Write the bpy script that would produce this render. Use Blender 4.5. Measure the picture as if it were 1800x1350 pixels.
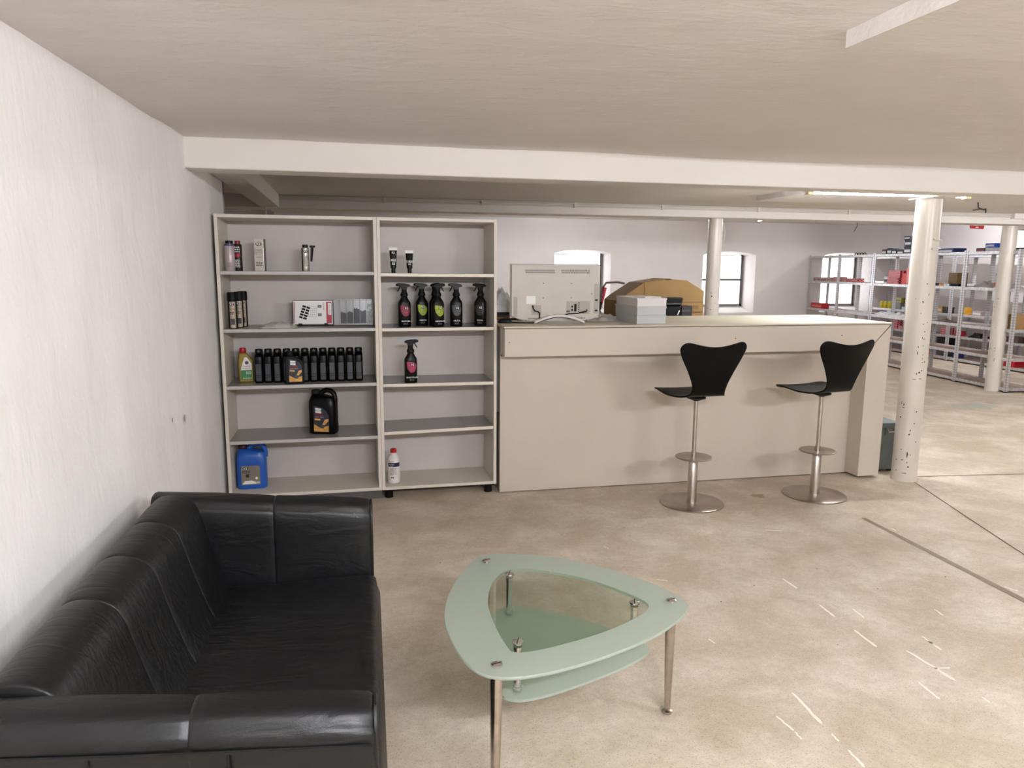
import bpy, bmesh, math, random
from mathutils import Vector, Matrix, noise
random.seed(7)
for o in list(bpy.data.objects): bpy.data.objects.remove(o)
SC = bpy.context.scene
COL = SC.collection
pi = math.pi

def lin(r, g, b):
    def c(v):
        v /= 255.0
        return v/12.92 if v <= .04045 else ((v+.055)/1.055)**2.4
    return (c(r), c(g), c(b), 1.0)

# ------------------------------------------------------------------ camera
F_PX, YAW, PITCH, ROLL, CAM_H = 1290.18, .2165, .1587, .0065, 1.5045
cd = bpy.data.cameras.new('camera'); cam = bpy.data.objects.new('camera', cd); COL.objects.link(cam)
fw = Vector((math.sin(YAW)*math.cos(PITCH), math.cos(YAW)*math.cos(PITCH), -math.sin(PITCH)))
rt = Vector((math.cos(YAW), -math.sin(YAW), 0)); up = rt.cross(fw)
r2 = math.cos(ROLL)*rt + math.sin(ROLL)*up; u2 = -math.sin(ROLL)*rt + math.cos(ROLL)*up
cam.matrix_world = Matrix(((r2.x, u2.x, -fw.x, 0), (r2.y, u2.y, -fw.y, 0), (r2.z, u2.z, -fw.z, CAM_H), (0, 0, 0, 1)))
cd.sensor_fit = 'HORIZONTAL'; cd.sensor_width = 36; cd.lens = F_PX*36/1800; cd.clip_start = .02
SC.camera = cam

# ------------------------------------------------------------------ world: overcast white sky beyond the windows
w = bpy.data.worlds.new('world'); SC.world = w; w.use_nodes = True
bg = w.node_tree.nodes['Background']; bg.inputs[0].default_value = (.93, .94, 1.0, 1); bg.inputs[1].default_value = 1.4

# ------------------------------------------------------------------ fluorescent light of the room (fixtures built further down)
LAMP_COL = (.945, .98, 1.05)
TUBES = [  # bare ceiling battens: centre x, y, z, angle, tube radiance, description (built further down)
    (3.8, .05, 2.06, 0, 152, 'fluorescent lamp on the ceiling in front of the bar stools'),
    (.85, -.45, 2.06, 0, 225, 'fluorescent lamp on the ceiling behind the viewer'),
    (7.4, .2, 2.06, 0, 22, 'fluorescent lamp on the ceiling at the far right of the lounge'),
    (3.93, 4.87, 2.052, -.03, 85, 'lit fluorescent tube behind the top of the chipped column'),
    (7.3, 4.9, 2.07, 0, 105, 'fluorescent lamp on the ceiling in front of the metal racks'),
    (8.9, 9.6, 2.26, pi/2, 80, 'fluorescent lamp over the aisle between the racks'),
    (6.4, 10.2, 2.26, pi/2, 52, 'fluorescent lamp on the ceiling left of the racks'),
    (3.2, 10.2, 2.26, 0, 58, 'fluorescent lamp on the ceiling before the back windows'),
]

vs = SC.view_settings
vs.view_transform = 'Standard'; vs.look = 'None'; vs.gamma = 1; vs.use_curve_mapping = False
vs.exposure = 1.68

# ================================================================== helpers
MATS = {}
def nodes(m):
    m.use_nodes = True
    nt = m.node_tree
    return nt, nt.nodes, nt.links, nt.nodes['Principled BSDF']
def mat(name, col, rough=.5, metal=0, var=.0, vscale=8, bump=0, bscale=60, bdist=.002, coat=0, spec=.5, emit=None, trans=0, col2=None, detail=4):
    """plain principled material with procedural colour variation and bump"""
    if name in MATS: return MATS[name]
    m = bpy.data.materials.new(name); MATS[name] = m
    nt, N, L, P = nodes(m)
    c = lin(*col)
    P.inputs['Base Color'].default_value = c
    P.inputs['Roughness'].default_value = rough; P.inputs['Metallic'].default_value = metal
    P.inputs['Specular IOR Level'].default_value = spec
    P.inputs['Coat Weight'].default_value = coat; P.inputs['Coat Roughness'].default_value = .15
    P.inputs['Transmission Weight'].default_value = trans
    tc = N.new('ShaderNodeTexCoord')
    nz = N.new('ShaderNodeTexNoise'); nz.inputs['Scale'].default_value = vscale; nz.inputs['Detail'].default_value = detail
    L.new(tc.outputs['Object'], nz.inputs['Vector'])
    rp = N.new('ShaderNodeValToRGB')
    k = max(var, .015)
    c2 = lin(*col2) if col2 else tuple(min(1, v*(1+k)) for v in c[:3])+(1,)
    c1 = tuple(v*(1-k) for v in c[:3])+(1,)
    rp.color_ramp.elements[0].position = .35; rp.color_ramp.elements[1].position = .68
    rp.color_ramp.elements[0].color = c1; rp.color_ramp.elements[1].color = c2
    L.new(nz.outputs['Fac'], rp.inputs['Fac']); L.new(rp.outputs['Color'], P.inputs['Base Color'])
    if bump:
        b2 = N.new('ShaderNodeTexNoise'); b2.inputs['Scale'].default_value = bscale; b2.inputs['Detail'].default_value = 5
        L.new(tc.outputs['Object'], b2.inputs['Vector'])
        bp = N.new('ShaderNodeBump'); bp.inputs['Strength'].default_value = bump; bp.inputs['Distance'].default_value = bdist
        L.new(b2.outputs['Fac'], bp.inputs['Height']); L.new(bp.outputs['Normal'], P.inputs['Normal'])
    if emit:
        P.inputs['Emission Color'].default_value = lin(*emit[:3]); P.inputs['Emission Strength'].default_value = emit[3]
    return m

class MB:
    def __init__(s): s.v = []; s.f = []
    def add(s, vs_, fs):
        k = len(s.v); s.v += [tuple(p) for p in vs_]; s.f += [tuple(i+k for i in f) for f in fs]; return s
    def box(s, x0, x1, y0, y1, z0, z1):
        return s.add([(x0,y0,z0),(x1,y0,z0),(x1,y1,z0),(x0,y1,z0),(x0,y0,z1),(x1,y0,z1),(x1,y1,z1),(x0,y1,z1)],
                     [(3,2,1,0),(4,5,6,7),(0,1,5,4),(1,2,6,5),(2,3,7,6),(3,0,4,7)])
    def loft(s, rings, n=24, cap=True):
        """rings: (cx, cy, hx, hy, z, e) superellipse sections; e=2 round, 5 boxy"""
        vv = []; ff = []
        for (cx, cy, hx, hy, z, e) in rings:
            for i in range(n):
                t = 2*pi*(i+.5)/n; c = math.cos(t); sn = math.sin(t)
                vv.append((cx+hx*math.copysign(abs(c)**(2/e), c), cy+hy*math.copysign(abs(sn)**(2/e), sn), z))
        for j in range(len(rings)-1):
            for i in range(n):
                a = j*n+i; b = j*n+(i+1) % n
                ff.append((a, b, b+n, a+n))
        if cap:
            ff.append(tuple(range(n-1, -1, -1))); ff.append(tuple((len(rings)-1)*n+i for i in range(n)))
        return s.add(vv, ff)
    def lathe(s, prof, n=24, cx=0, cy=0):
        return s.loft([(cx, cy, max(r, .0004), max(r, .0004), z, 2) for r, z in prof], n)
    def cyl(s, cx, cy, z0, z1, r, n=20): return s.lathe([(r, z0), (r, z1)], n, cx, cy)
    def rod(s, a, b, r0, r1=None, n=12):
        return s.tube([a, b], r0, n, r1)
    def tube(s, path, r, n=8, r1=None):
        P = [Vector(p) for p in path]; m = len(P); vv = []; ff = []
        prev = None
        for i, p in enumerate(P):
            t = (P[min(i+1, m-1)]-P[max(i-1, 0)]).normalized()
            if prev is None:
                u = Vector((0, 0, 1)) if abs(t.z) < .9 else Vector((1, 0, 0))
                u = (u - t*u.dot(t)).normalized()
            else:
                u = (prev - t*prev.dot(t)).normalized()
            prev = u; w_ = t.cross(u)
            rr = r if r1 is None else r+(r1-r)*i/(m-1)
            for k in range(n):
                a = 2*pi*k/n; q = p + u*(math.cos(a)*rr) + w_*(math.sin(a)*rr); vv.append(tuple(q))
        for i in range(m-1):
            for k in range(n):
                a = i*n+k; b = i*n+(k+1) % n; ff.append((a, b, b+n, a+n))
        ff.append(tuple(range(n-1, -1, -1))); ff.append(tuple((m-1)*n+k for k in range(n)))
        return s.add(vv, ff)
    def prism(s, poly, lo, hi, plane='xz'):
        """poly counter-clockwise as (a,b); extruded along the third axis from lo to hi"""
        n = len(poly); vv = []
        for h in (lo, hi):
            for a, b in poly:
                vv.append((a, h, b) if plane == 'xz' else (a, b, h) if plane == 'xy' else (h, a, b))
        ff = [tuple(range(n-1, -1, -1)), tuple(range(n, 2*n))] + [(i, (i+1) % n, n+(i+1) % n, n+i) for i in range(n)]
        return s.add(vv, ff)
    def xf(s, M):
        s.v = [tuple(M @ Vector(p)) for p in s.v]; return s
    def mesh(s, name, smooth=35):
        me = bpy.data.meshes.new(name); me.from_pydata(s.v, [], s.f); me.update()
        bm = bmesh.new(); bm.from_mesh(me); bmesh.ops.recalc_face_normals(bm, faces=bm.faces); bm.to_mesh(me); bm.free()
        if smooth:
            for p in me.polygons: p.use_smooth = True
            me.set_sharp_from_angle(angle=math.radians(smooth))
        return me
    def build(s, name, m, parent=None, smooth=35, bevel=0, seg=2, loc=None, rot=None):
        o = bpy.data.objects.new(name, s.mesh(name, smooth)); COL.objects.link(o)
        o.data.materials.append(m)
        if parent: o.parent = parent
        if loc: o.location = loc
        if rot: o.rotation_euler = rot
        if bevel:
            b = o.modifiers.new('bevel', 'BEVEL'); b.width = bevel; b.segments = seg; b.limit_method = 'ANGLE'; b.angle_limit = math.radians(40)
        return o
def inst(me, name, m=None, parent=None, loc=(0,0,0), rot=(0,0,0), scale=(1,1,1)):
    o = bpy.data.objects.new(name, me); COL.objects.link(o)
    if m and not me.materials: me.materials.append(m)
    if parent: o.parent = parent
    o.location = loc; o.rotation_euler = rot; o.scale = scale
    return o
def tag(o, label, cat, group=None):
    o['label'] = label; o['category'] = cat
    if group: o['group'] = group
    return o
def struct(o, label=None):
    o['kind'] = 'structure'
    if label: o['label'] = label
    return o
def thing(name, label, cat, loc=(0,0,0), rz=0, group=None, rot=None):
    o = bpy.data.objects.new(name, None); COL.objects.link(o); o.empty_display_size = .05
    o.location = loc; o.rotation_euler = rot or (0, 0, rz)
    return tag(o, label, cat, group)
def dup(root, loc, rz, label, group=None):
    r = root.copy(); COL.objects.link(r); r.location = loc; r.rotation_euler = (0, 0, rz); r['label'] = label
    if group: r['group'] = group
    for ch in list(root.children):
        c = ch.copy(); COL.objects.link(c); c.parent = r
        for g in list(ch.children):
            d = g.copy(); COL.objects.link(d); d.parent = c
    return r
TXT = {}
def lettering(s, h, m, parent, loc, R=None, bold=0.0, name='lettering', rz=0, squeeze=1.0, rot=None):
    """flat print standing in the XZ plane, facing -Y, centred; bent round a bottle of radius R"""
    key = (s, h, R, bold, squeeze, m.name)
    if key not in TXT:
        cu = bpy.data.curves.new('t', 'FONT'); cu.body = s; cu.size = 1; cu.align_x = 'CENTER'; cu.align_y = 'CENTER'; cu.offset = bold
        cu.resolution_u = 2
        to = bpy.data.objects.new('t', cu); COL.objects.link(to)
        dg = bpy.context.evaluated_depsgraph_get(); me = bpy.data.meshes.new_from_object(to.evaluated_get(dg))
        bpy.data.objects.remove(to)
        for v in me.vertices:
            x, y = v.co.x*h*squeeze, v.co.y*h
            if R:
                a = x/R; v.co = (R*math.sin(a), R*(1-math.cos(a)), y)
            else: v.co = (x, 0, y)
        me.materials.append(m); me.name = name; TXT[key] = me
    return inst(TXT[key], name, None, parent, loc, rot or (0, 0, rz))
def catmull(pts, per=8):
    n = len(pts); out = []
    for i in range(n):
        p0, p1, p2, p3 = (Vector(pts[(i+k-1) % n]) for k in range(4))
        for j in range(per):
            t = j/per
            out.append(.5*((2*p1)+(p2-p0)*t+(2*p0-5*p1+4*p2-p3)*t*t+(3*p1-p0-3*p2+p3)*t**3))
    return out
ORD = ['first','second','third','fourth','fifth','sixth','seventh','eighth','ninth','tenth','eleventh','twelfth']

# ------------------------------------------------------------------ materials
def plaster(name, col, col2, bump, scale, lump, stretch=(1,1,1)):
    if name in MATS: return MATS[name]
    m = bpy.data.materials.new(name); MATS[name] = m
    nt, N, L, P = nodes(m); P.inputs['Roughness'].default_value = .75; P.inputs['Specular IOR Level'].default_value = .3
    tc = N.new('ShaderNodeTexCoord')
    n1 = N.new('ShaderNodeTexNoise'); n1.inputs['Scale'].default_value = 1.3; n1.inputs['Detail'].default_value = 6
    rp = N.new('ShaderNodeValToRGB'); rp.color_ramp.elements[0].position = .3; rp.color_ramp.elements[1].position = .7
    rp.color_ramp.elements[0].color = lin(*col2); rp.color_ramp.elements[1].color = lin(*col)
    L.new(tc.outputs['Object'], n1.inputs['Vector']); L.new(n1.outputs['Fac'], rp.inputs['Fac']); L.new(rp.outputs['Color'], P.inputs['Base Color'])
    n2 = N.new('ShaderNodeTexNoise'); n2.inputs['Scale'].default_value = scale; n2.inputs['Detail'].default_value = 8; n2.inputs['Roughness'].default_value = .6
    n2.inputs['Distortion'].default_value = .25
    n3 = N.new('ShaderNodeTexVoronoi'); n3.inputs['Scale'].default_value = lump
    mp = N.new('ShaderNodeMapping'); mp.inputs['Scale'].default_value = stretch; L.new(tc.outputs['Object'], mp.inputs['Vector'])
    L.new(mp.outputs['Vector'], n2.inputs['Vector']); L.new(n2.outputs['Color'], n3.inputs['Vector'])
    mx = N.new('ShaderNodeMath'); mx.operation = 'MULTIPLY_ADD'; mx.inputs[1].default_value = .05
    L.new(n3.outputs['Distance'], mx.inputs[0]); L.new(n2.outputs['Fac'], mx.inputs[2])
    bp = N.new('ShaderNodeBump'); bp.inputs['Strength'].default_value = bump; bp.inputs['Distance'].default_value = .012
    L.new(mx.outputs[0], bp.inputs['Height']); L.new(bp.outputs['Normal'], P.inputs['Normal'])
    return m
M_WALL = plaster('whitewashed_wall', (247,245,244), (240,238,236), .75, 6, 3, (1,1,.45))
M_CEIL = plaster('whitewashed_ceiling', (228,222,217), (222,215,209), .6, 9, 5, (.45,1,1))
M_BACKW = plaster('back_wall_paint', (224,219,216), (215,210,206), .15, 5, 4)
M_BEAM = plaster('painted_beam', (226,220,213), (220,214,206), .10, 6, 4)
M_DARKW = plaster('wall_toned_as_shade', (150,140,132), (128,118,110), .4, 6, 4)  # darker tone puts the unlit recess into the wall colour

def concrete():
    m = bpy.data.materials.new('worn_concrete'); nt, N, L, P = nodes(m)
    P.inputs['Roughness'].default_value = .62; P.inputs['Specular IOR Level'].default_value = .35
    tc = N.new('ShaderNodeTexCoord')
    def nz(scale, det, rough=.55, dist=0):
        n = N.new('ShaderNodeTexNoise'); n.inputs['Scale'].default_value = scale; n.inputs['Detail'].default_value = det
        n.inputs['Roughness'].default_value = rough; n.inputs['Distortion'].default_value = dist
        L.new(tc.outputs['Object'], n.inputs['Vector']); return n
    def ramp(src, p0, p1, c0, c1):
        r = N.new('ShaderNodeValToRGB'); r.color_ramp.elements[0].position = p0; r.color_ramp.elements[1].position = p1
        r.color_ramp.elements[0].color = c0; r.color_ramp.elements[1].color = c1; L.new(src, r.inputs['Fac']); return r
    def mix(a, b, fac, mode='MIX'):
        x = N.new('ShaderNodeMix'); x.data_type = 'RGBA'; x.blend_type = mode
        if isinstance(fac, float): x.inputs['Factor'].default_value = fac
        else: L.new(fac, x.inputs['Factor'])
        L.new(a, x.inputs['A']); L.new(b, x.inputs['B']); return x.outputs['Result']
    base = ramp(nz(.9, 5, .6, .4).outputs['Fac'], .3, .72, lin(196,181,160), lin(220,208,190))
    patch = ramp(nz(2.6, 7, .68, .25).outputs['Fac'], .42, .66, lin(180,163,141), lin(226,214,198))
    c = mix(base.outputs['Color'], patch.outputs['Color'], .6)
    fine = ramp(nz(38, 4, .7).outputs['Fac'], .3, .7, (.82,.80,.78,1), (1.06,1.06,1.06,1))
    c = mix(c, fine.outputs['Color'], .7, 'MULTIPLY')
    grit = ramp(nz(170, 2, .5).outputs['Fac'], .33, .42, (.62,.58,.54,1), (1,1,1,1))
    c = mix(c, grit.outputs['Color'], .8, 'MULTIPLY')
    L.new(c, P.inputs['Base Color'])
    b = N.new('ShaderNodeBump'); b.inputs['Strength'].default_value = .25; b.inputs['Distance'].default_value = .004
    L.new(nz(30, 6, .65).outputs['Fac'], b.inputs['Height']); L.new(b.outputs['Normal'], P.inputs['Normal'])
    return m
M_FLOOR = concrete()
M_COUNTER = mat('counter_laminate', (202,190,175), .42, var=.03, vscale=2.5)
M_COUNTER_TOP = mat('counter_top_laminate', (200,192,170), .6, var=.05, vscale=2, spec=.25)
M_SEAMD = mat('dark_seam_and_shade', (84,74,64), .7)  # real seams, also the painted shade below the fascia
M_CASE = mat('bookcase_laminate', (218,209,194), .45, var=.02, vscale=3)
M_CASEBACK = mat('bookcase_back_panel', (205,197,191), .5, var=.02)
M_SHELF = mat('grey_shelf_top', (140,136,133), .28, var=.04, vscale=5)
M_EDGE_G = mat('grey_shelf_edge', (190,186,182), .4)
M_EDGE_C = mat('cream_shelf_edge', (225,214,198), .4)
M_BLACKP = mat('black_plastic', (5,5,6), .33, var=.05, spec=.25)
M_BLACKM = mat('matt_black_plastic', (8,8,9), .55, var=.05, spec=.25)
M_PLINTH = mat('dark_grey_plinth', (84,80,76), .5)
M_STEEL = mat('brushed_steel', (196,188,180), .28, 1, var=.08, vscale=30)
M_STEELB = mat('satin_steel_plate', (176,164,154), .36, 1, var=.08, vscale=14)
M_CHROME = mat('chrome', (225,222,218), .08, 1)
M_LEGCH = mat('worn_chrome', (190,180,172), .22, 1, var=.12, vscale=40)
M_GALV = None
def galv():
    m = bpy.data.materials.new('galvanised_steel'); nt, N, L, P = nodes(m)
    P.inputs['Metallic'].default_value = .75; P.inputs['Roughness'].default_value = .38
    tc = N.new('ShaderNodeTexCoord')
    vo = N.new('ShaderNodeTexVoronoi'); vo.inputs['Scale'].default_value = 45; L.new(tc.outputs['Object'], vo.inputs['Vector'])
    rp = N.new('ShaderNodeValToRGB'); rp.color_ramp.elements[0].color = lin(186,184,186); rp.color_ramp.elements[1].color = lin(228,227,229)
    L.new(vo.outputs['Color'], rp.inputs['Fac']); L.new(rp.outputs['Color'], P.inputs['Base Color'])
    return m
M_GALV = galv()
M_MDF = mat('brown_chipboard', (170,148,134), .6, var=.06, vscale=12)
M_COLUMN = mat('column_gloss_paint', (214,206,194), .3, var=.05, vscale=3, bump=.12, bscale=14, bdist=.004)
M_CHIP = mat('chipped_paint_black', (28,24,22), .7, var=.2, vscale=60)
M_SHELL = mat('black_stained_ply', (3,3,3), .42, var=.08, vscale=20, spec=.14)
M_PLYEDGE = mat('shell_edge', (40,38,36), .5)
def leather():
    m = bpy.data.materials.new('black_leather'); nt, N, L, P = nodes(m)
    P.inputs['Roughness'].default_value = .42; P.inputs['Specular IOR Level'].default_value = .45
    tc = N.new('ShaderNodeTexCoord')
    n0 = N.new('ShaderNodeTexNoise'); n0.inputs['Scale'].default_value = 3.5; n0.inputs['Detail'].default_value = 5; L.new(tc.outputs['Object'], n0.inputs['Vector'])
    rp = N.new('ShaderNodeValToRGB'); rp.color_ramp.elements[0].color = lin(3,4,6); rp.color_ramp.elements[1].color = lin(8,9,12)
    L.new(n0.outputs['Fac'], rp.inputs['Fac']); L.new(rp.outputs['Color'], P.inputs['Base Color'])
    rr = N.new('ShaderNodeMapRange'); rr.inputs['To Min'].default_value = .36; rr.inputs['To Max'].default_value = .52
    L.new(n0.outputs['Fac'], rr.inputs['Value']); L.new(rr.outputs['Result'], P.inputs['Roughness'])
    vo = N.new('ShaderNodeTexVoronoi'); vo.inputs['Scale'].default_value = 330; L.new(tc.outputs['Object'], vo.inputs['Vector'])
    b1 = N.new('ShaderNodeBump'); b1.inputs['Strength'].default_value = .18; b1.inputs['Distance'].default_value = .0008
    L.new(vo.outputs['Distance'], b1.inputs['Height'])
    mp = N.new('ShaderNodeMapping'); mp.inputs['Scale'].default_value = (2.2, 9, 5); L.new(tc.outputs['Object'], mp.inputs['Vector'])
    n1 = N.new('ShaderNodeTexNoise'); n1.inputs['Scale'].default_value = 2.2; n1.inputs['Detail'].default_value = 5; n1.inputs['Distortion'].default_value = 1.4
    L.new(mp.outputs['Vector'], n1.inputs['Vector'])
    b2 = N.new('ShaderNodeBump'); b2.inputs['Strength'].default_value = .35; b2.inputs['Distance'].default_value = .012
    L.new(n1.outputs['Fac'], b2.inputs['Height']); L.new(b1.outputs['Normal'], b2.inputs['Normal']); L.new(b2.outputs['Normal'], P.inputs['Normal'])
    return m
M_LEATHER = leather()
M_STITCH = mat('seam_thread', (46,44,46), .6)
def frosted():
    m = bpy.data.materials.new('frosted_green_glass'); nt, N, L, P = nodes(m)
    P.inputs['Base Color'].default_value = lin(204,212,203); P.inputs['Roughness'].default_value = .38; P.inputs['Coat Weight'].default_value = .3; P.inputs['Coat Roughness'].default_value = .06
    tr = N.new('ShaderNodeBsdfTranslucent'); tr.inputs['Color'].default_value = lin(214,226,216)
    tp = N.new('ShaderNodeBsdfTransparent'); tp.inputs['Color'].default_value = lin(228,238,230)
    a = N.new('ShaderNodeMixShader'); a.inputs[0].default_value = .45
    b = N.new('ShaderNodeMixShader'); b.inputs[0].default_value = .28
    L.new(P.outputs[0], a.inputs[1]); L.new(tr.outputs[0], a.inputs[2])
    L.new(a.outputs[0], b.inputs[1]); L.new(tp.outputs[0], b.inputs[2])
    L.new(b.outputs[0], N['Material Output'].inputs['Surface']); return m
M_FROST = frosted()
def clear(name, tint, gloss=.06, rough=.02):
    m = bpy.data.materials.new(name); nt, N, L, P = nodes(m)
    tp = N.new('ShaderNodeBsdfTransparent'); tp.inputs['Color'].default_value = tint
    gl = N.new('ShaderNodeBsdfGlossy'); gl.inputs['Roughness'].default_value = rough
    lwt = N.new('ShaderNodeLayerWeight'); lwt.inputs['Blend'].default_value = .5
    pw = N.new('ShaderNodeMath'); pw.operation = 'POWER'; pw.inputs[1].default_value = 4.0; L.new(lwt.outputs['Facing'], pw.inputs[0])
    fr = N.new('ShaderNodeMath'); fr.operation = 'MULTIPLY_ADD'; fr.inputs[1].default_value = .8; fr.inputs[2].default_value = .035; L.new(pw.outputs[0], fr.inputs[0])
    mx = N.new('ShaderNodeMixShader'); L.new(fr.outputs[0], mx.inputs[0]); L.new(tp.outputs[0], mx.inputs[1]); L.new(gl.outputs[0], mx.inputs[2])
    L.new(mx.outputs[0], N['Material Output'].inputs['Surface']); return m
M_CLEAR = clear('clear_glass', lin(240,246,240))
M_PANE = clear('window_pane', (1, 1, 1, 1))
M_FILM = clear('clear_plastic', lin(226,226,224), rough=.12)
M_WHITE = mat('print_white', (236,234,230), .5)
M_RED = mat('print_red', (178,30,48), .45)
M_ORANGE = mat('print_orange', (216,160,84), .5, var=.25, vscale=40)
M_GREEN = mat('print_green', (40,128,62), .45)
M_NAVY = mat('print_navy', (38,44,58), .5)
M_GREYP = mat('print_grey', (112,110,110), .5)
M_CARD = mat('cardboard', (140,108,60), .7, var=.06, vscale=6)
M_CARDL = mat('cardboard_print', (92,64,32), .7)

# ================================================================== the setting
XR, YB, YF = 10.4, 12.5, -4.0
Z1, Z2, Z3 = 2.13, 2.15, 2.33
def wall_x(y): return -.782-.054*(4.0-y) if y < 4.0 else -.782-.010*(y-4.0)
def wall_xz(y, z):
    return wall_x(y)+.10*max(0, min(1, (4.2-y)/1.4))*(1-z/2.13)
def grid_obj(name, fn, nu, nv, m):
    mb = MB(); vv = []; ff = []
    for i in range(nu+1):
        for j in range(nv+1): vv.append(fn(i/nu, j/nv))
    for i in range(nu):
        for j in range(nv):
            a = i*(nv+1)+j; ff.append((a, a+nv+1, a+nv+2, a+1))
    mb.add(vv, ff); return mb.build(name, m, smooth=60)
def lw(u, v):
    y = YF+(5.3-YF)*u; z = -.02+(Z1+.06)*v
    p = Vector((y*1.1, z*1.1, 3.3))
    d = noise.noise(p)*.012+noise.noise(p*3.7)*.006+noise.noise(p*11)*.0022
    # crooked top edge where the plaster was rubbed into the ceiling
    return (wall_xz(y, z)+min(d, .006) - .008, y, z)
struct(grid_obj('wall_left', lw, 190, 60, M_WALL), 'rough whitewashed plaster wall behind the sofa')
mb = MB()
mb.add([(-.80,5.3,0),(-1.15,5.3,0),(-1.15,5.3,Z2+.02),(-.80,5.3,Z2+.02)], [(0,1,2,3)])
mb.add([(-1.15,5.3,0),(-1.15,YB,0),(-1.15,YB,Z3+.05),(-1.15,5.3,Z3+.05)], [(0,1,2,3)])
struct(mb.build('wall_recess', M_DARKW, smooth=0), 'recessed wall behind the bookcases, its shade in the colour')
# two plaster holes in the left wall
def px_ray(px, py):
    return (r2*((px-900)/F_PX)+u2*((675-py)/F_PX)+fw).normalized()
M_HOLE = mat('bare_plaster_hole', (120,104,90), .9, var=.3, vscale=80)
for (px, py, wy, wz) in ((316, 736, .012, .02), (295, 739, .008, .012)):
    d = px_ray(px, py); tt = -.80/d.x; y0, z0 = d.y*tt, CAM_H+d.z*tt
    vv = [(wall_xz(y0, z0)-.001, y0+wy*math.cos(2*pi*i/9)*(.7+.4*(i % 2)), z0+wz*math.sin(2*pi*i/9)*(.7+.3*((i*5) % 3))) for i in range(9)]
    MB().add(vv, [tuple(range(9))]).build('plaster_hole', M_HOLE, bpy.data.objects['wall_left'], smooth=0)
struct(MB().add([(-1.5,YF,0),(XR,YF,0),(XR,YB+.5,0),(-1.5,YB+.5,0)], [(0,1,2,3)]).build('floor', M_FLOOR, smooth=0), 'worn beige concrete floor with scuffs')
FLOOR = bpy.data.objects['floor']
def ce(u, v):
    x = -1.5+(XR+1.5)*u; y = YF+(4.3-YF)*v
    p = Vector((x*1.3, y*1.3, .7)); d = noise.noise(p)*.008+noise.noise(p*4)*.003+noise.noise(p*13)*.0012
    return (x, y, Z1+.003+d)
c0 = grid_obj('ceiling', ce, 150, 110, M_CEIL); struct(c0, 'rough whitewashed low ceiling')
mb = MB()
mb.add([(-1.5,4.25,Z2),(XR,4.25,Z2),(XR,7.5,Z2),(-1.5,7.5,Z2),(-1.5,7.5,Z3),(XR,7.5,Z3),(XR,YB+.02,Z3),(-1.5,YB+.02,Z3)], [(0,1,2,3),(3,2,5,4),(4,5,6,7)])
struct(mb.build('ceiling_back', M_BEAM, smooth=0))
struct(MB().add([(XR,YF,0),(XR,YB,0),(XR,YB,Z3+.05),(XR,YF,Z3+.05)], [(0,1,2,3)]).build('wall_right', M_BACKW, smooth=0))
struct(MB().add([(-1.5,YF,0),(XR,YF,0),(XR,YF,Z3),(-1.5,YF,Z3)], [(0,1,2,3)]).build('wall_front', M_WALL, smooth=0))
# back wall with three arched window openings
WIN = [(3.49, 4.53), (6.30, 7.36), (8.75, 9.82)]
SILL, SPR, PEAK, YG = .685, 1.735, 1.80, 12.93
NA = 10
mb = MB()
def q(a, b, c, d): mb.add([a, b, c, d], [(0,1,2,3)])
xs = -1.15
for (a, b) in WIN:
    q((xs,YB,0),(a,YB,0),(a,YB,Z3+.02),(xs,YB,Z3+.02))
    q((a,YB,0),(b,YB,0),(b,YB,SILL),(a,YB,SILL))
    arc = [(a+(b-a)*i/NA, SPR+(PEAK-SPR)*math.sin(pi*i/NA)**.6) for i in range(NA+1)]
    for i in range(NA):
        (x0, z0), (x1, z1) = arc[i], arc[i+1]
        q((x0,YB,z0),(x1,YB,z1),(x1,YB,Z3+.02),(x0,YB,Z3+.02)); q((x0,YB,z0),(x1,YB,z1),(x1,YG+.1,z1),(x0,YG+.1,z0))
    q((a,YB,SILL),(a,YG+.1,SILL+.1),(a,YG+.1,SPR),(a,YB,SPR)); q((b,YB,SILL),(b,YG+.1,SILL+.1),(b,YG+.1,SPR),(b,YB,SPR))
    q((a,YB,SILL),(b,YB,SILL),(b,YG+.1,SILL+.1),(a,YG+.1,SILL+.1))
    xs = b
q((xs,YB,0),(XR,YB,0),(XR,YB,Z3+.02),(xs,YB,Z3+.02))
struct(mb.build('wall_back', M_BACKW, smooth=0), 'painted back wall with three arched windows')
M_FRAME = mat('grey_steel_window_frame', (120,116,112), .5, .3)
for i, (a, b) in enumerate(WIN):
    t = bpy.data.objects.new('window_%d' % (i+1), None); COL.objects.link(t); t.location = (a, YG, SILL+.1)
    t['kind'] = 'structure'; t['label'] = ['arched window behind the television on the counter', 'arched window behind the thin column', 'arched window behind the metal racks'][i]
    W, H = b-a, SPR-SILL-.1
    zt = H+.075
    f = MB(); f.box(0,.03,0,.03,0,zt); f.box(W-.045,W,0,.035,0,zt); f.box(0,W,0,.035,-.01,.035)
    f.build('window_frame', M_FRAME, t, smooth=0)
    MB().box(.03,W-.045,-.005,.035,.475,.52).build('transom', M_FRAME, t, smooth=0)
    MB().box(.03,W-.045,0,.03,H-.055,H-.045).build('vent_bar', M_FRAME, t, smooth=0)
    MB().box(.03,W-.045,0,.03,H-.008,H+.004).build('top_bar', M_FRAME, t, smooth=0)
    for z0, z1 in ((.035,.475),(.52,H-.055),(H-.045,zt)):
        MB().box(.03,W-.045,.012,.016,z0,z1).build('pane', M_PANE, t, smooth=0)
    k = MB(); n = 14; pts = [(W-.045-.014*abs(noise.noise(Vector((j*.9, i, 0))))-.006, .035+(zt-.1)*j/n) for j in range(n+1)]
    k.prism(pts+[(W-.04, zt-.06), (W-.04, .035)], -.012, .0)
    k.build('broken_putty_edge', M_CHIP, t, smooth=0)

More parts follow.
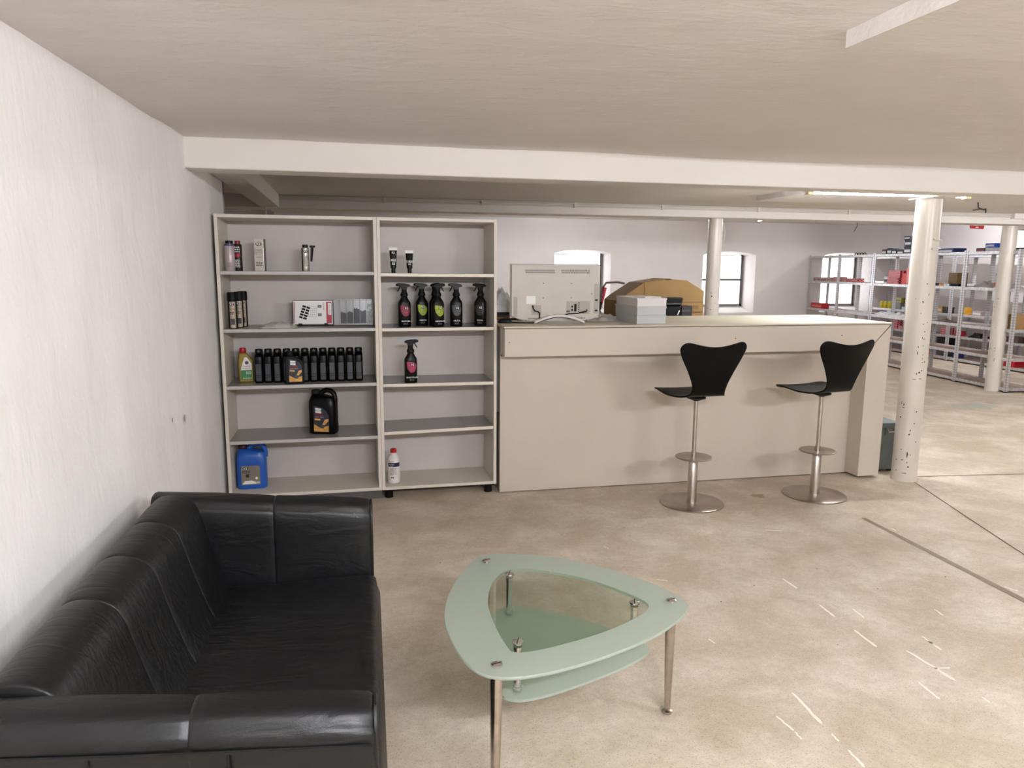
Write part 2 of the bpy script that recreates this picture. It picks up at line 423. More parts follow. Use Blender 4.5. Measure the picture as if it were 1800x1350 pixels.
# dropped boards on the ceiling
def board(name, x0, x1, y0, y1, z0, z1, rz=0):
    mb = MB().box(0, x1-x0, 0, y1-y0, 0, z1-z0)
    return struct(mb.build(name, M_CEIL, smooth=0, loc=(x0, y0, z0), rot=(0,0,rz)))
board('trim_1', 1.385, 3.6, -.2, 1.84, 2.09, 2.14, .03)
MB().box(-.014,-.001,0,2.04,-.004,.052).build('edge_strip', M_CEIL, bpy.data.objects['trim_1'], smooth=0)
board('trim_2', 3.62, 5.3, 5.25, 6.2, 2.105, 2.16, 0)

# floor details: expansion joints, adhesive tape, paint scuffs
M_JOINT = mat('joint_dirt', (98,80,62), .8, var=.2, vscale=30)
M_TAPE = mat('brown_floor_tape', (132,112,88), .5, var=.12, vscale=20)
M_SCUFF = mat('white_paint_scuff', (238,230,216), .7, var=.05)
M_STAIN = mat('oily_stain', (160,140,112), .5, var=.15, vscale=12)
def strip(name, m, a, b, w0, w1, z, wob=.0, n=14):
    a = Vector(a); b = Vector(b); d = (b-a).normalized(); p = Vector((-d.y, d.x)); L_ = []; R_ = []
    for i in range(n+1):
        t = i/n; c = a.lerp(b, t)+p*(noise.noise(Vector((a.x*9+t*4, a.y*7, 1)))*wob)
        ww = (w0+(w1-w0)*t)*(.7+.6*abs(noise.noise(Vector((t*7, a.x*5, a.y)))) if wob else 1)
        if wob and i in (0, n): ww *= .15
        L_.append(c+p*ww/2); R_.append(c-p*ww/2)
    mb = MB(); vv = [(v.x, v.y, z) for v in L_]+[(v.x, v.y, z) for v in R_]
    mb.add(vv, [(i, i+1, n+2+i, n+1+i) for i in range(n)])
    return mb.build(name, m, FLOOR, smooth=0)
strip('expansion_joint', M_JOINT, (3.904,4.34), (3.15,2.05), .012, .012, .0012, .006, 40)
strip('expansion_joint', M_JOINT, (3.98,4.46), (9.5,3.86), .014, .014, .0012, .004, 40)
strip('floor_tape', M_TAPE, (3.026,3.74), (2.99,2.45), .03, .04, .0016, .0)
SC_ = [(2.035,3.043,2.04,2.924),(2.038,2.754,2.032,2.633),(2.036,2.518,2.034,2.37),(2.131,2.327,2.151,2.098),(2.007,2.124,2.0,2.008),
 (1.512,2.156,1.502,1.968),(1.377,2.042,1.387,1.955),(1.387,1.95,1.389,1.909),(1.501,1.916,1.499,1.875),(1.5,1.834,1.495,1.748),(2.518,2.61,2.511,2.551),
 (2.28,2.413,2.276,2.348),(2.276,2.371,2.272,2.298),(2.32,3.669,2.413,3.641),(3.034,2.747,3.052,2.686),(2.16,2.69,2.152,2.598),(1.398,2.571,1.408,2.527),
 (2.134,2.189,2.202,2.179),(2.159,1.992,2.16,1.957),(3.068,3.557,3.067,3.509),(1.33,3.1,1.36,3.04),(1.42,3.16,1.47,3.13),(1.31,3.62,1.33,3.58)]
for k, (a, b, c, d) in enumerate(SC_):
    L_ = math.hypot(c-a, d-b)
    strip('paint_scuff', M_SCUFF, (a, b), (c, d), .005+L_*.03, .006+L_*.06, .0009, .0035)
def blob(name, m, cx, cy, rx, ry, z=.0007, n=26, seed=0):
    vv = [(cx, cy, z)]
    for i in range(n):
        a = 2*pi*i/n; r = .75+.5*noise.noise(Vector((math.cos(a)*1.6+seed, math.sin(a)*1.6, seed)))+.2*noise.noise(Vector((math.cos(a)*5, math.sin(a)*5, seed)))
        vv.append((cx+rx*r*math.cos(a), cy+ry*r*math.sin(a), z))
    return MB().add(vv, [(0, 1+i, 1+(i+1) % n) for i in range(n)]).build(name, m, FLOOR, smooth=0)
blob('stain_mark', M_STAIN, 2.63, 4.27, .07, .05, seed=3)
M_TEAL = mat('faded_teal_stain', (172,176,160), .6, var=.1, vscale=9)
blob('paint_stain', M_TEAL, 6.75, 6.75, .34, .22, seed=8)
for k in range(16):
    x, y = random.uniform(.3, 3.2), random.uniform(2.3, 4.2)
    blob('debris_speck', M_CHIP, x, y, random.uniform(.003,.007), random.uniform(.003,.009), .0015, 8, k)

# ================================================================== beams and columns
t = tag(MB().box(-.80, XR, 4.06, 4.26, 1.9825, 2.16).build('ceiling_beam', M_BEAM, smooth=0, bevel=.008), 'wide whitewashed beam crossing the ceiling above the bookcases and counter', 'beam')
tag(MB().box(-.79, -.62, 4.26, 7.3, 2.035, 2.17).build('side_beam', M_BEAM, smooth=0, bevel=.006), 'short beam running back along the wall above the left bookcase', 'beam')
t = thing('conduit_beam', 'far beam with thin pipes clipped along it, behind the counter', 'beam', (0,7.32,0))
MB().box(-1.15,7.95,0,.3,2.03,2.17).build('beam_body', M_BEAM, t, smooth=0, bevel=.006)
MB().box(7.95,8.35,-.05,.35,1.985,2.2).build('end_block', M_BEAM, t, smooth=0, bevel=.006)
M_PIPE = mat('painted_conduit', (206,198,184), .45)
for z, x1 in ((2.138, 7.55), (2.112, 7.55)):
    MB().tube([(-.745,-.012,1.6),(-.745,-.012,z-.03),(-.72,-.012,z),(3,-.012,z),(x1,-.012,z)] if z < 2.13 else [(-.78,-.012,z),(x1,-.012,z)], .0085, 8).build('conduit_pipe', M_PIPE, t)
for x in (.35,1.3,2.25,3.2,4.3,5.4,6.5):
    MB().box(x-.012,x+.012,-.026,0,2.098,2.15).build('pipe_clip', M_PIPE, t, smooth=0)
MB().box(7.55,7.85,-.06,0,2.09,2.16).build('junction_box', M_BEAM, t, smooth=0, bevel=.004)
MB().box(8.0,8.3,-.1,-.05,2.09,2.18).build('junction_box', M_BEAM, t, smooth=0, bevel=.004)

CHIPS = [(1630,567,2,2),(1623,570,2,2),(1625.5,583,3,2),(1621.7,594,2,3),(1624.5,596,4,1.5),(1614,610,1.6,4),(1623,608,4,1),(1612.5,621,1.4,9),(1622,624,2,2),
 (1621.7,630.5,2,2),(1624.8,636.4,2.4,2.4),(1621.4,637.2,2,2),(1620,651.8,2.2,3),(1616,655,4.6,3),(1611,657.5,3,3),(1607,667,8,1.2),(1617.5,666,5,1.2),
 (1609.5,777,3,2),(1594.5,799,2.6,11),(1600,800,2.6,2.4),(1575.5,807,3,2.2),(1585.5,808,4,2),(1594,813,2,3),(1596,821,3.6,3),(1575,826,2,2.4),(1590,832,9,1.6),
 (1588,716,5,2),(1589,711,2,6),(1583,733,4,3),(1611,724,3,3),(1585,708,1.6,8),(1607,745,2,3),(1630,499,2.4,2.4),(1633,518,1.6,6),(1622.5,531,2.6,5),(1619,551,2,1.6),
 (1609.6,525,1.6,1.6),(1584,790,2,2),(1600,757,2,4),(1598,764,3,4),(1571,818,1.6,2)]
CHIPS3 = [(1750,451,1.4,1.2),(1748,445,1,1),(1754,525,3.4,1.2),(1745,541,4,3),(1748,540,1.4,3),(1740.5,612,1.6,1.6),(1749,612,1.6,2),(1748.5,617,1.6,1.6),(1748,631,1.8,1.8),(1747,634,1.4,2),(1733,593,2.4,.8),(1750,576,1.4,1.2)]
CHIPS2 = [(1250,515,1.6,4),(1251,521,3,3),(1257,533,2,1),(1249,544,2,2),(1244,542,1.6,1.6),(1264,441,1.4,1.4)]
def column(name, label, x, y, r, h, chips, base=.0):
    t = thing(name, label, 'column', (x, y, 0))
    MB().lathe([(r*1.04,0),(r*1.03,.03),(r,.06),(r*.985,h*.5),(r*.97,h-.03),(r*.97,h)], 40).build('shaft', M_COLUMN, t)
    mb = MB(); o = Vector((0, 0, CAM_H))
    for (px, py, w_, h_) in chips:
        d = px_ray(px, py); ox, oy = -x, -y
        A = d.x*d.x+d.y*d.y; B = 2*(ox*d.x+oy*d.y); C_ = ox*ox+oy*oy-(r*1.012)**2; D = B*B-4*A*C_
        if D < 0: continue
        s = (-B-math.sqrt(D))/(2*A); P_ = o+d*s; th = math.atan2(P_.y-y, P_.x-x); z = P_.z
        k = s/F_PX; n = 9; vv = []
        for i in range(n):
            a = 2*pi*i/n; rr = .55+.45*abs(noise.noise(Vector((px+i*1.7, py, i))))*1.6
            da = math.cos(a)*w_*.55*k*rr/r; dz = math.sin(a)*h_*.55*k*rr
            vv.append((r*1.013*math.cos(th+da), r*1.013*math.sin(th+da), max(.002, z+dz)))
        mb.add(vv, [tuple(range(n))])
    if mb.v:
        c = mb.build('paint_chips', M_CHIP, t, smooth=0); c['kind'] = 'stuff'; c['label'] = 'black chips in the white paint'
    return t
c1 = column('round_column', 'chipped white round column standing beside the counter end', 3.886, 4.423, .0845, 1.9775, CHIPS)
MB().box(-.09,.09,-.22,.09,1.9775,1.984).build('capital_plate', M_BEAM, c1, smooth=0)
MB().tube([(-.02,-.088,1.64),(.045,-.084,1.645),(.05,-.083,1.70),(-.015,-.088,1.705)], .006, 6).build('welded_hook', M_COLUMN, c1)
column('round_column', 'thin white column rising behind the cardboard carton on the counter', 3.88, 7.45, .079, 2.03, CHIPS2)
column('round_column', 'white column standing in front of the metal racks', 7.885, 7.63, .086, 2.03, CHIPS3)
wp = [(3.965,7.42,1.98),(3.985,7.41,1.9),(3.965,7.42,1.78),(3.955,7.42,1.70)]
tag(MB().tube([tuple(p) for p in wp], .004, 6).build('loose_cable', M_PIPE), 'pale loose cable at the top of the thin column', 'cable')

# ================================================================== fluorescent battens
M_BATTEN = mat('white_batten', (232,228,220), .4)
M_CAP = mat('tube_end_cap', (238,228,190), .4)
def tube_mat(p):
    m = bpy.data.materials.new('lit_fluorescent_tube'); nt, N, L, P = nodes(m)
    e = N.new('ShaderNodeEmission'); e.inputs['Color'].default_value = (*LAMP_COL, 1); e.inputs['Strength'].default_value = p
    L.new(e.outputs[0], N['Material Output'].inputs['Surface']); return m
def batten(x, y, z, a, p, label):
    t = thing('fluorescent_lamp', label, 'lamp', (x, y, z), a)
    MB().box(-.68,.68,-.03,.03,.020,.07).build('housing', M_BATTEN, t, smooth=0, bevel=.004)
    MB().tube([(-.63,0,0),(.63,0,0)], .013, 10).build('tube', tube_mat(p), t)
    for s in (-1, 1): MB().box(s*.655-.025,s*.655+.025,-.022,.022,-.02,.020).build('end_cap', M_CAP, t, smooth=0, bevel=.003)
    return t
for L__ in TUBES: batten(*L__)

tag(MB().tube([(6.0,6.2,2.15),(6.0,6.19,2.10),(6.06,6.2,2.085),(6.10,6.2,2.09),(6.11,6.21,2.055)], .006, 6).add(*(lambda m_: (m_.v, m_.f))(MB().tube([(5.95,6.2,2.075),(6.03,6.2,2.088),(6.10,6.2,2.08)], .005, 6))).build('ceiling_hook', M_CHIP), 'dark bent metal hook hanging from the ceiling right of the column', 'hook')
tag(MB().tube([(8.75,11.6,2.33),(8.76,11.6,2.25),(8.70,11.6,2.15)], .006, 6).build('dangling_wire', M_CHIP), 'thin dark wire dangling from the ceiling near the racks', 'wire')
t = thing('red_pennant', 'small red cloth hanging under the far beam', 'cloth', (7.45,7.67,1.985))
MB().prism([(-.10,.01),(.09,.004),(.10,.045),(-.11,.045)], 0, .004).build('cloth', M_RED, t, smooth=0)
MB().prism([(-.03,.018),(.02,.016),(.015,.032),(-.02,.034)], -.001, .0).build('print', M_WHITE, t, smooth=0)

# ================================================================== bookcases
FY, DEP = 4.686, .38
def bookcase(name, label, x0, W, zb, shelves, edge_m, plinth):
    t = thing(name, label, 'bookcase', (x0, FY, 0))
    T = .02; zt = 1.80
    MB().box(0,T,0,DEP,zb,zt).build('side_panel', M_CASE, t, smooth=0, bevel=.0015)
    MB().box(W-T,W,0,DEP,zb,zt).build('side_panel', M_CASE, t, smooth=0, bevel=.0015)
    MB().box(T,W-T,0,DEP,zt-T,zt).build('top_panel', M_CASE, t, smooth=0, bevel=.0015)
    MB().box(T,W-T,0,DEP,zb,zb+T).build('bottom_panel', M_CASE, t, smooth=0, bevel=.0015)
    MB().box(T,W-T,DEP-.008,DEP,zb+T,zt-T).build('back_panel', M_CASEBACK, t, smooth=0)
    for (zl, zr) in shelves:
        s = MB(); x1, x2 = T+.001, W-T-.001
        s.add([(x1,.008,zl-.02),(x2,.008,zr-.02),(x2,DEP-.01,zr-.02),(x1,DEP-.01,zl-.02),(x1,.008,zl),(x2,.008,zr),(x2,DEP-.01,zr),(x1,DEP-.01,zl)],
              [(3,2,1,0),(4,5,6,7),(0,1,5,4),(1,2,6,5),(2,3,7,6),(3,0,4,7)])
        o = s.build('shelf', M_SHELF, t, smooth=0)
        e = MB().add([(x1,.004,zl-.02),(x2,.004,zr-.02),(x2,.008,zr-.02),(x1,.008,zl-.02),(x1,.004,zl),(x2,.004,zr),(x2,.008,zr),(x1,.008,zl)],
              [(3,2,1,0),(4,5,6,7),(0,1,5,4),(1,2,6,5),(2,3,7,6),(3,0,4,7)])
        e.build('edge_band', edge_m, o, smooth=0)
    if plinth:
        MB().box(.03,W-.0,.02,DEP-.02,.0,zb).build('plinth', M_PLINTH, t, smooth=0)
    else:
        for fx in (.045, W-.05):
            for fy in (.04, DEP-.05):
                f = MB().cyl(fx, fy, 0, zb, .027, 18); f.box(fx-.035,fx+.035,fy-.03,fy+.03,zb-.012,zb)
                f.build('foot', M_BLACKP, t)
        MB().box(.07,W-.08,DEP-.03,DEP-.02,.03,zb).build('cable_tray', M_BLACKM, t, smooth=0)
    return t
X0, W1, W2 = -.7728, .942, .758
bookcase('bookcase', 'wider open bookcase against the left wall holding oil bottles', X0, W1, .0588, [(1.4665,1.4665),(1.1185,1.1185),(.7695,.7695),(.4235,.4235)], M_EDGE_G, True)
bookcase('bookcase', 'narrower open bookcase beside the counter holding spray bottles', X0+W1+.001, W2-.001, .0588, [(1.4585,1.456),(1.115,1.115),(.758,.756),(.445,.457)], M_EDGE_C, False)

# ================================================================== reception counter
CX, CY, CR = .9456, 4.665, -.0068
t = thing('reception_counter', 'long beige reception counter with mitred end leg', 'counter', (CX, CY, 0), CR)
COUNTER = t
L_, lw_, k_ = 2.789, .1713, .1485
zt, zf = 1.115, .938
MB().box(0,L_-lw_+.02,0,.02,.006,zf+.02).build('front_panel', M_COUNTER, t, smooth=0, bevel=.0015)
MB().box(.002,.02,.021,.62,.006,zt).build('side_panel', M_COUNTER, t, smooth=0, bevel=.0015)
MB().prism([(0,zf),(L_-lw_,zf),(L_-.0035,zt),(0,zt)], -k_, -.002).build('fascia', M_COUNTER, t, smooth=0, bevel=.0015)
MB().prism([(L_-lw_,.016),(L_,.016),(L_,zt-.001),(L_-lw_,zf-.003)], -k_, .62).build('end_leg', M_COUNTER, t, smooth=0, bevel=.0015)
MB().box(.008,L_-.006,-k_+.006,.60,zt,zt+.004).build('seam_strip', M_SEAMD, t, smooth=0)
MB().box(-.004,L_+.004,-k_-.002,.70,zt+.004,1.131).build('counter_top', M_COUNTER_TOP, t, smooth=0, bevel=.002)
MB().box(.03,L_-.02,.30,.32,.02,zt).build('rear_panel', M_COUNTER, t, smooth=0)
MB().box(-.016,-.0015,.03,.55,.55,1.10).build('cable_channel', M_PLINTH, t, smooth=0)
MB().box(.3,2.6,.70,1.5,.95,.98).build('rear_worktop', M_COUNTER_TOP, t, smooth=0)
for x in (.32,1.45,2.56): MB().box(x,x+.02,.72,1.48,0,.95).build('worktop_support', M_COUNTER, t, smooth=0)
MB().tube([(L_-.001,-k_-.0002,zt-.002),(L_-lw_+.001,-k_-.0002,zf-.001)], .0022, 6).build('mitre_seam', M_SEAMD, t)
MB().box(.004,L_-lw_,-.004,-.001,zf-.012,zf-.001).build('painted_shade_strip', M_SEAMD, t, smooth=0)  # dark strip painting the shade below the fascia
M_SCREW = mat('screw_head', (92,80,68), .5, .4)
for x, z in ((.03,1.03),(1.59,1.035),(2.40,1.045)):
    s = MB().cyl(0,0,0,.002,.004,10).xf(Matrix.Translation((x,-k_,z)) @ Matrix.Rotation(pi/2,4,'X')); s.build('screw', M_SCREW, t)

# ================================================================== sofa
SX, SY, SR = .03, 1.375, -.022      # front near corner; sofa length runs away from the viewer
t = thing('leather_sofa', 'black leather two-seat sofa against the whitewashed wall', 'sofa', (SX, SY, 0), SR)
SOFA = t
SL, SD, AT = 1.475, .785, .135       # length, depth, arm thickness  (local: x = 0 front .. -SD back, y = 0..SL)
def loft_y(secs, n_close=True):
    """secs: list of (y, [(x,z),...]) profile sections"""
    mb = MB(); n = len(secs[0][1]); vv = []; ff = []
    for y, pr in secs:
        for x, z in pr: vv.append((x, y, z))
    for j in range(len(secs)-1):
        for i in range(n):
            a = j*n+i; b = j*n+(i+1) % n; ff.append((a, b, b+n, a+n))
    ff.append(tuple(range(n-1,-1,-1))); ff.append(tuple((len(secs)-1)*n+i for i in range(n)))
    return mb.add(vv, ff)
def smooth_prof(pts, per=5): return [tuple(p) for p in catmull([Vector(p) for p in pts], per)]
# back: four upholstered panels with pinched seams
BP = [(-SD+.01,.06),(-SD,.30),(-SD+.005,.60),(-SD+.02,.665),(-SD+.065,.688),(-SD+.125,.675),(-SD+.165,.635),(-SD+.20,.52),(-SD+.245,.38),(-SD+.28,.28),(-SD+.28,.08),(-SD+.15,.05)]
cuts = [AT-.015, .505, .785, 1.07, SL-AT+.015]
def inset(pr, d):
    c = Vector((sum(p[0] for p in pr)/len(pr), sum(p[1] for p in pr)/len(pr)))
    out = []
    for p in pr:
        v = Vector(p)-c; l = v.length; out.append(tuple(c+v*((l-d)/l)))
    return out
for a, b in zip(cuts[:-1], cuts[1:]):
    pr = smooth_prof(BP); secs = []
    for f, d in ((0,.008),(.008,.003),(.03,.0008),(.12,-.001),(.3,-.002),(.5,-.003),(.7,-.002),(.88,-.001),(.97,.0008),(.992,.003),(1,.008)):
        secs.append((a+(b-a)*f, inset(pr, d)))
    loft_y(secs).build('back_panel', M_LEATHER, t, smooth=50)
# arms: each upholstered in two panels
def arm(y0, y1):
    xs = [(0,-.36),(-.36,-SD+.004)]
    for (xa, xb) in xs:
        mb = MB(); secs = []
        def sec(x, d):
            f = -x/SD; zt = .612+.068*f
            yc = (y0+y1)/2; hy = (y1-y0)/2-d; n = 20; out = []
            pts = [(y0+d, .085),(y0+d-.004,.35),(y0+d,zt-.075),(y0+d+.012,zt-.03-d),(yc-hy*.45,zt-.004-d),(yc+hy*.45,zt-.002-d),(y1-d-.012,zt-.03-d),(y1-d,zt-.075),(y1-d+.004,.35),(y1-d,.085)]
            return [Vector((x, p[0], p[1])) for p in pts]
        rows = []
        for f, d in ((0,.026 if xa == 0 else .004),(.012,.010 if xa == 0 else .0025),(.04,.003 if xa == 0 else .0008),(.15,0),(.5,-.002),(.85,0),(.975,.0008),(.99,.0018),(1,.004)):
            x = xa+(xb-xa)*f; dd = d
            pr = sec(x, dd); row = []
            for i in range(len(pr)-1):
                p0 = pr[max(i-1,0)]; p1 = pr[i]; p2 = pr[i+1]; p3 = pr[min(i+2,len(pr)-1)]
                for j in range(4):
                    u = j/4; row.append(.5*((2*p1)+(p2-p0)*u+(2*p0-5*p1+4*p2-p3)*u*u+(3*p1-p0-3*p2+p3)*u**3))
            row.append(pr[-1]); rows.append(row)
        n = len(rows[0]); vv = [tuple(p) for r in rows for p in r]; ff = []
        for j in range(len(rows)-1):
            for i in range(n):
                a = j*n+i; b = j*n+(i+1) % n; ff.append((a, b, b+n, a+n))
        ff.append(tuple(range(n-1,-1,-1))); ff.append(tuple((len(rows)-1)*n+i for i in range(n)))
        mb.add(vv, ff).build('arm_panel', M_LEATHER, t, smooth=50)
    # piping along the front edge and along the outer seam
    pts = []
    yy0, yy1 = y0+.012, y1-.012
    for p in ((yy0,.12),(yy0-.004,.35),(yy0,.53),(yy0+.012,.582),(yy0+.035,.603),(yy1-.035,.605),(yy1-.012,.582),(yy1,.53),(yy1+.004,.35),(yy1,.12)):
        pts.append((-.004, p[0], p[1]))
    MB().tube(pts, .005, 6).build('piping', M_LEATHER, t)
arm(0, AT); arm(SL-AT, SL)
MB().tube([(-.01, -.003, .548),(-.2,-.005,.565),(-.4,-.006,.581),(-.6,-.005,.599),(-SD+.03,-.002,.612)], .0045, 6).build('outer_seam', M_LEATHER, t)
for x in (-.285, -.535): MB().tube([(x,-.006,.55+.06*(-x/SD)),(x+.002,-.0075,.35),(x,-.004,.1)], .0035, 6).build('outer_seam', M_LEATHER, t)
# seat cushion with sagging wrinkled top
NX, NY = 44, 60
x0, x1, y0, y1 = -SD+.255, .012, AT-.002, SL-AT+.002
vv = []; ff = []
def seat_z(u, v):
    e = min(u/.06, 1); f = min((1-u)/.10, 1); g = min(v/.035, 1); h = min((1-v)/.035, 1)
    z = .352-.05*(1-math.sqrt(max(0, 1-(1-f)**2)))-.02*(1-g)**2-.02*(1-h)**2
    z += .010*math.sin(pi*v)*0 - .018*math.sin(pi*v)*math.sin(pi*min(1, u*1.05)) - .012*(1-u)
    p = Vector((u*2.0+.4*math.sin(v*5), v*9+1.2*u, 2.2)); z += noise.noise(p)*.0045*min(f, g, h)+.003*noise.noise(Vector((u*4, v*26+u*3, 5)))*min(f, g, h)
    return z
for i in range(NX+1):
    for j in range(NY+1):
        u, v = i/NX, j/NY; vv.append((x0+(x1-x0)*u + (.012*math.sin(pi*min(1,(1-u)/.1)) if u > .9 else 0), y0+(y1-y0)*v, seat_z(u, v)))
for i in range(NX):
    for j in range(NY):
        a = i*(NY+1)+j; ff.append((a, a+NY+1, a+NY+2, a+1))
mb = MB().add(vv, ff)
base = len(mb.v)
edge = [j for j in range(NY+1)]
fr = [NX*(NY+1)+j for j in range(NY+1)]
for zz, dx in ((.26,.010),(.21,0.0),(.20,-.03)):
    k = len(mb.v); mb.v += [(x1+dx, y0+(y1-y0)*j/NY, zz) for j in range(NY+1)]
    cur = [k+j for j in range(NY+1)]
    mb.f += [(fr[j], cur[j], cur[j+1], fr[j+1]) for j in range(NY)]; fr = cur
mb.build('seat_cushion', M_LEATHER, t, smooth=70)
MB().box(-SD+.05,-.006,AT-.01,SL-AT+.01,.07,.20).build('front_rail', M_LEATHER, t, smooth=0, bevel=.012, seg=3)
MB().box(-SD+.02,-.02,.012,SL-.012,.06,.09).build('base_frame', M_BLACKM, t, smooth=0)
for x, y in ((-.04,.07),(-.04,SL-.02),(-SD+.07,.07),(-SD+.07,SL-.07)):
    sgn = 1 if y > .5 else -1
    MB().prism([(-.03,.08),(-.012,0),(.03,0),(.045,.08)], -.012, .012).build('leg', M_STEELB, t, smooth=0, loc=(x, y, 0), rot=(0,0,.5*sgn))

# ================================================================== coffee table
TC = Vector((.62, 2.16))
t = thing('coffee_table', 'rounded triangular glass coffee table with frosted rim', 'table', (TC.x, TC.y, 0))
OUT = [(.497,2.624),(.418,2.573),(.315,2.367),(.261,2.165),(.263,1.983),(.298,1.835),(.365,1.775),(.49,1.772),(.668,1.819),(.857,1.902),(.989,1.996),(1.044,2.06),(1.049,2.136),(.966,2.306),(.776,2.511),(.619,2.594)]
INN = [(.52,2.457),(.454,2.362),(.412,2.215),(.405,2.059),(.416,1.925),(.435,1.892),(.523,1.897),(.694,1.946),(.828,2.01),(.914,2.079),(.906,2.156),(.8,2.315),(.665,2.427),(.578,2.46)]
LOW = [(.506,2.467),(.61,2.455),(.83,2.268),(.926,2.109),(.861,2.032),(.683,1.953),(.527,1.903),(.432,1.899),(.395,1.96),(.40,2.2),(.44,2.39)]
def polar(pts, n=96):
    c = [Vector(p)-TC for p in catmull([Vector(p) for p in pts], 10)]
    pa = sorted((math.atan2(p.y, p.x), p.length) for p in c)
    pa = [(pa[-1][0]-2*pi, pa[-1][1])]+pa+[(pa[0][0]+2*pi, pa[0][1])]
    out = []
    for i in range(n):
        a = -pi+2*pi*i/n
        for (a0, l0), (a1, l1) in zip(pa[:-1], pa[1:]):
            if a0 <= a <= a1:
                l = l0+(l1-l0)*((a-a0)/max(1e-9, a1-a0)); break
        out.append((math.cos(a)*l, math.sin(a)*l))
    return out
po, pin, pl = polar(OUT), polar(INN), polar(LOW)
n = 96; zt0, zt1 = .410, .420
mb = MB()
so = [(x*.994, y*.994) for x, y in po]
rings = [(so, zt1), (po, zt1-.003), (po, zt0+.003), (so, zt0), (pin, zt0), (pin, zt1)]
vv = [(x, y, z) for pr, z in rings for x, y in pr]
ff = [(j*n+i, j*n+(i+1) % n, ((j+1) % 6)*n+(i+1) % n, ((j+1) % 6)*n+i) for j in range(6) for i in range(n)]
mb.add(vv, ff).build('frosted_rim', M_FROST, t, smooth=40)
MB().prism([(x*.9995, y*.9995) for x, y in pin], zt0+.0005, zt1-.0005, 'xy').build('clear_centre', M_CLEAR, t, smooth=30)
MB().prism(pl, .262, .270, 'xy').build('lower_shelf', M_FROST, t, smooth=30)
capm = MB().lathe([(.0005,.0075),(.012,.0075),(.0165,.005),(.0175,0),(.0005,0)], 24).mesh('bolt_cap'); capm.materials.append(M_CHROME)
slot = MB().box(-.0165,.0165,-.0012,.0012,.0072,.0079).mesh('slot', 0); slot.materials.append(M_BLACKM)
tops = [(.468,2.552),(.366,1.836),(1.005,2.106)]
feet = [(.470,2.60),(.352,1.79),(1.02,2.134)]
for (a, b), (c, d) in zip(tops, feet):
    p0 = Vector((a-TC.x, b-TC.y, zt0)); p1 = Vector((c-TC.x, d-TC.y, .012))
    lg = MB().tube([p0, p0.lerp(p1,.04), p0.lerp(p1,.1), p0.lerp(p1,.55), p0.lerp(p1,.97)], .019, 18)
    nn = 18
    for i, rr in enumerate((.016,.017,.018,.0145,.0105)):
        cc = sum((Vector(lg.v[i*nn+k]) for k in range(nn)), Vector())/nn
        for k in range(nn): lg.v[i*nn+k] = tuple(cc+(Vector(lg.v[i*nn+k])-cc)*(rr/.019))
    o = lg.build('leg', M_LEGCH, t)
    f = MB().lathe([(.010,.012),(.0165,.010),(.0175,.004),(.015,0)], 16, c-TC.x, d-TC.y); f.build('foot', M_LEGCH, o)
    q_ = inst(capm, 'bolt_cap', None, t, (a-TC.x, b-TC.y, zt1)); inst(slot, 'slot', None, q_, (0,0,0), (0,0,.4))
for (a, b) in ((.527,2.42),(.45,1.945),(.881,2.119)):
    x, y = a-TC.x, b-TC.y
    MB().lathe([(.0135,.274),(.0135,.284),(.0115,.285),(.0115,.400),(.0135,.401),(.0135,.410)], 18, x, y).build('support_post', M_CHROME, t)
    MB().lathe([(.013,.256),(.015,.262)], 16, x, y).build('lower_bolt', M_CHROME, t)
    q_ = inst(capm, 'bolt_cap', None, t, (x, y, zt1)); inst(slot, 'slot', None, q_, (0,0,0), (0,0,1.2))

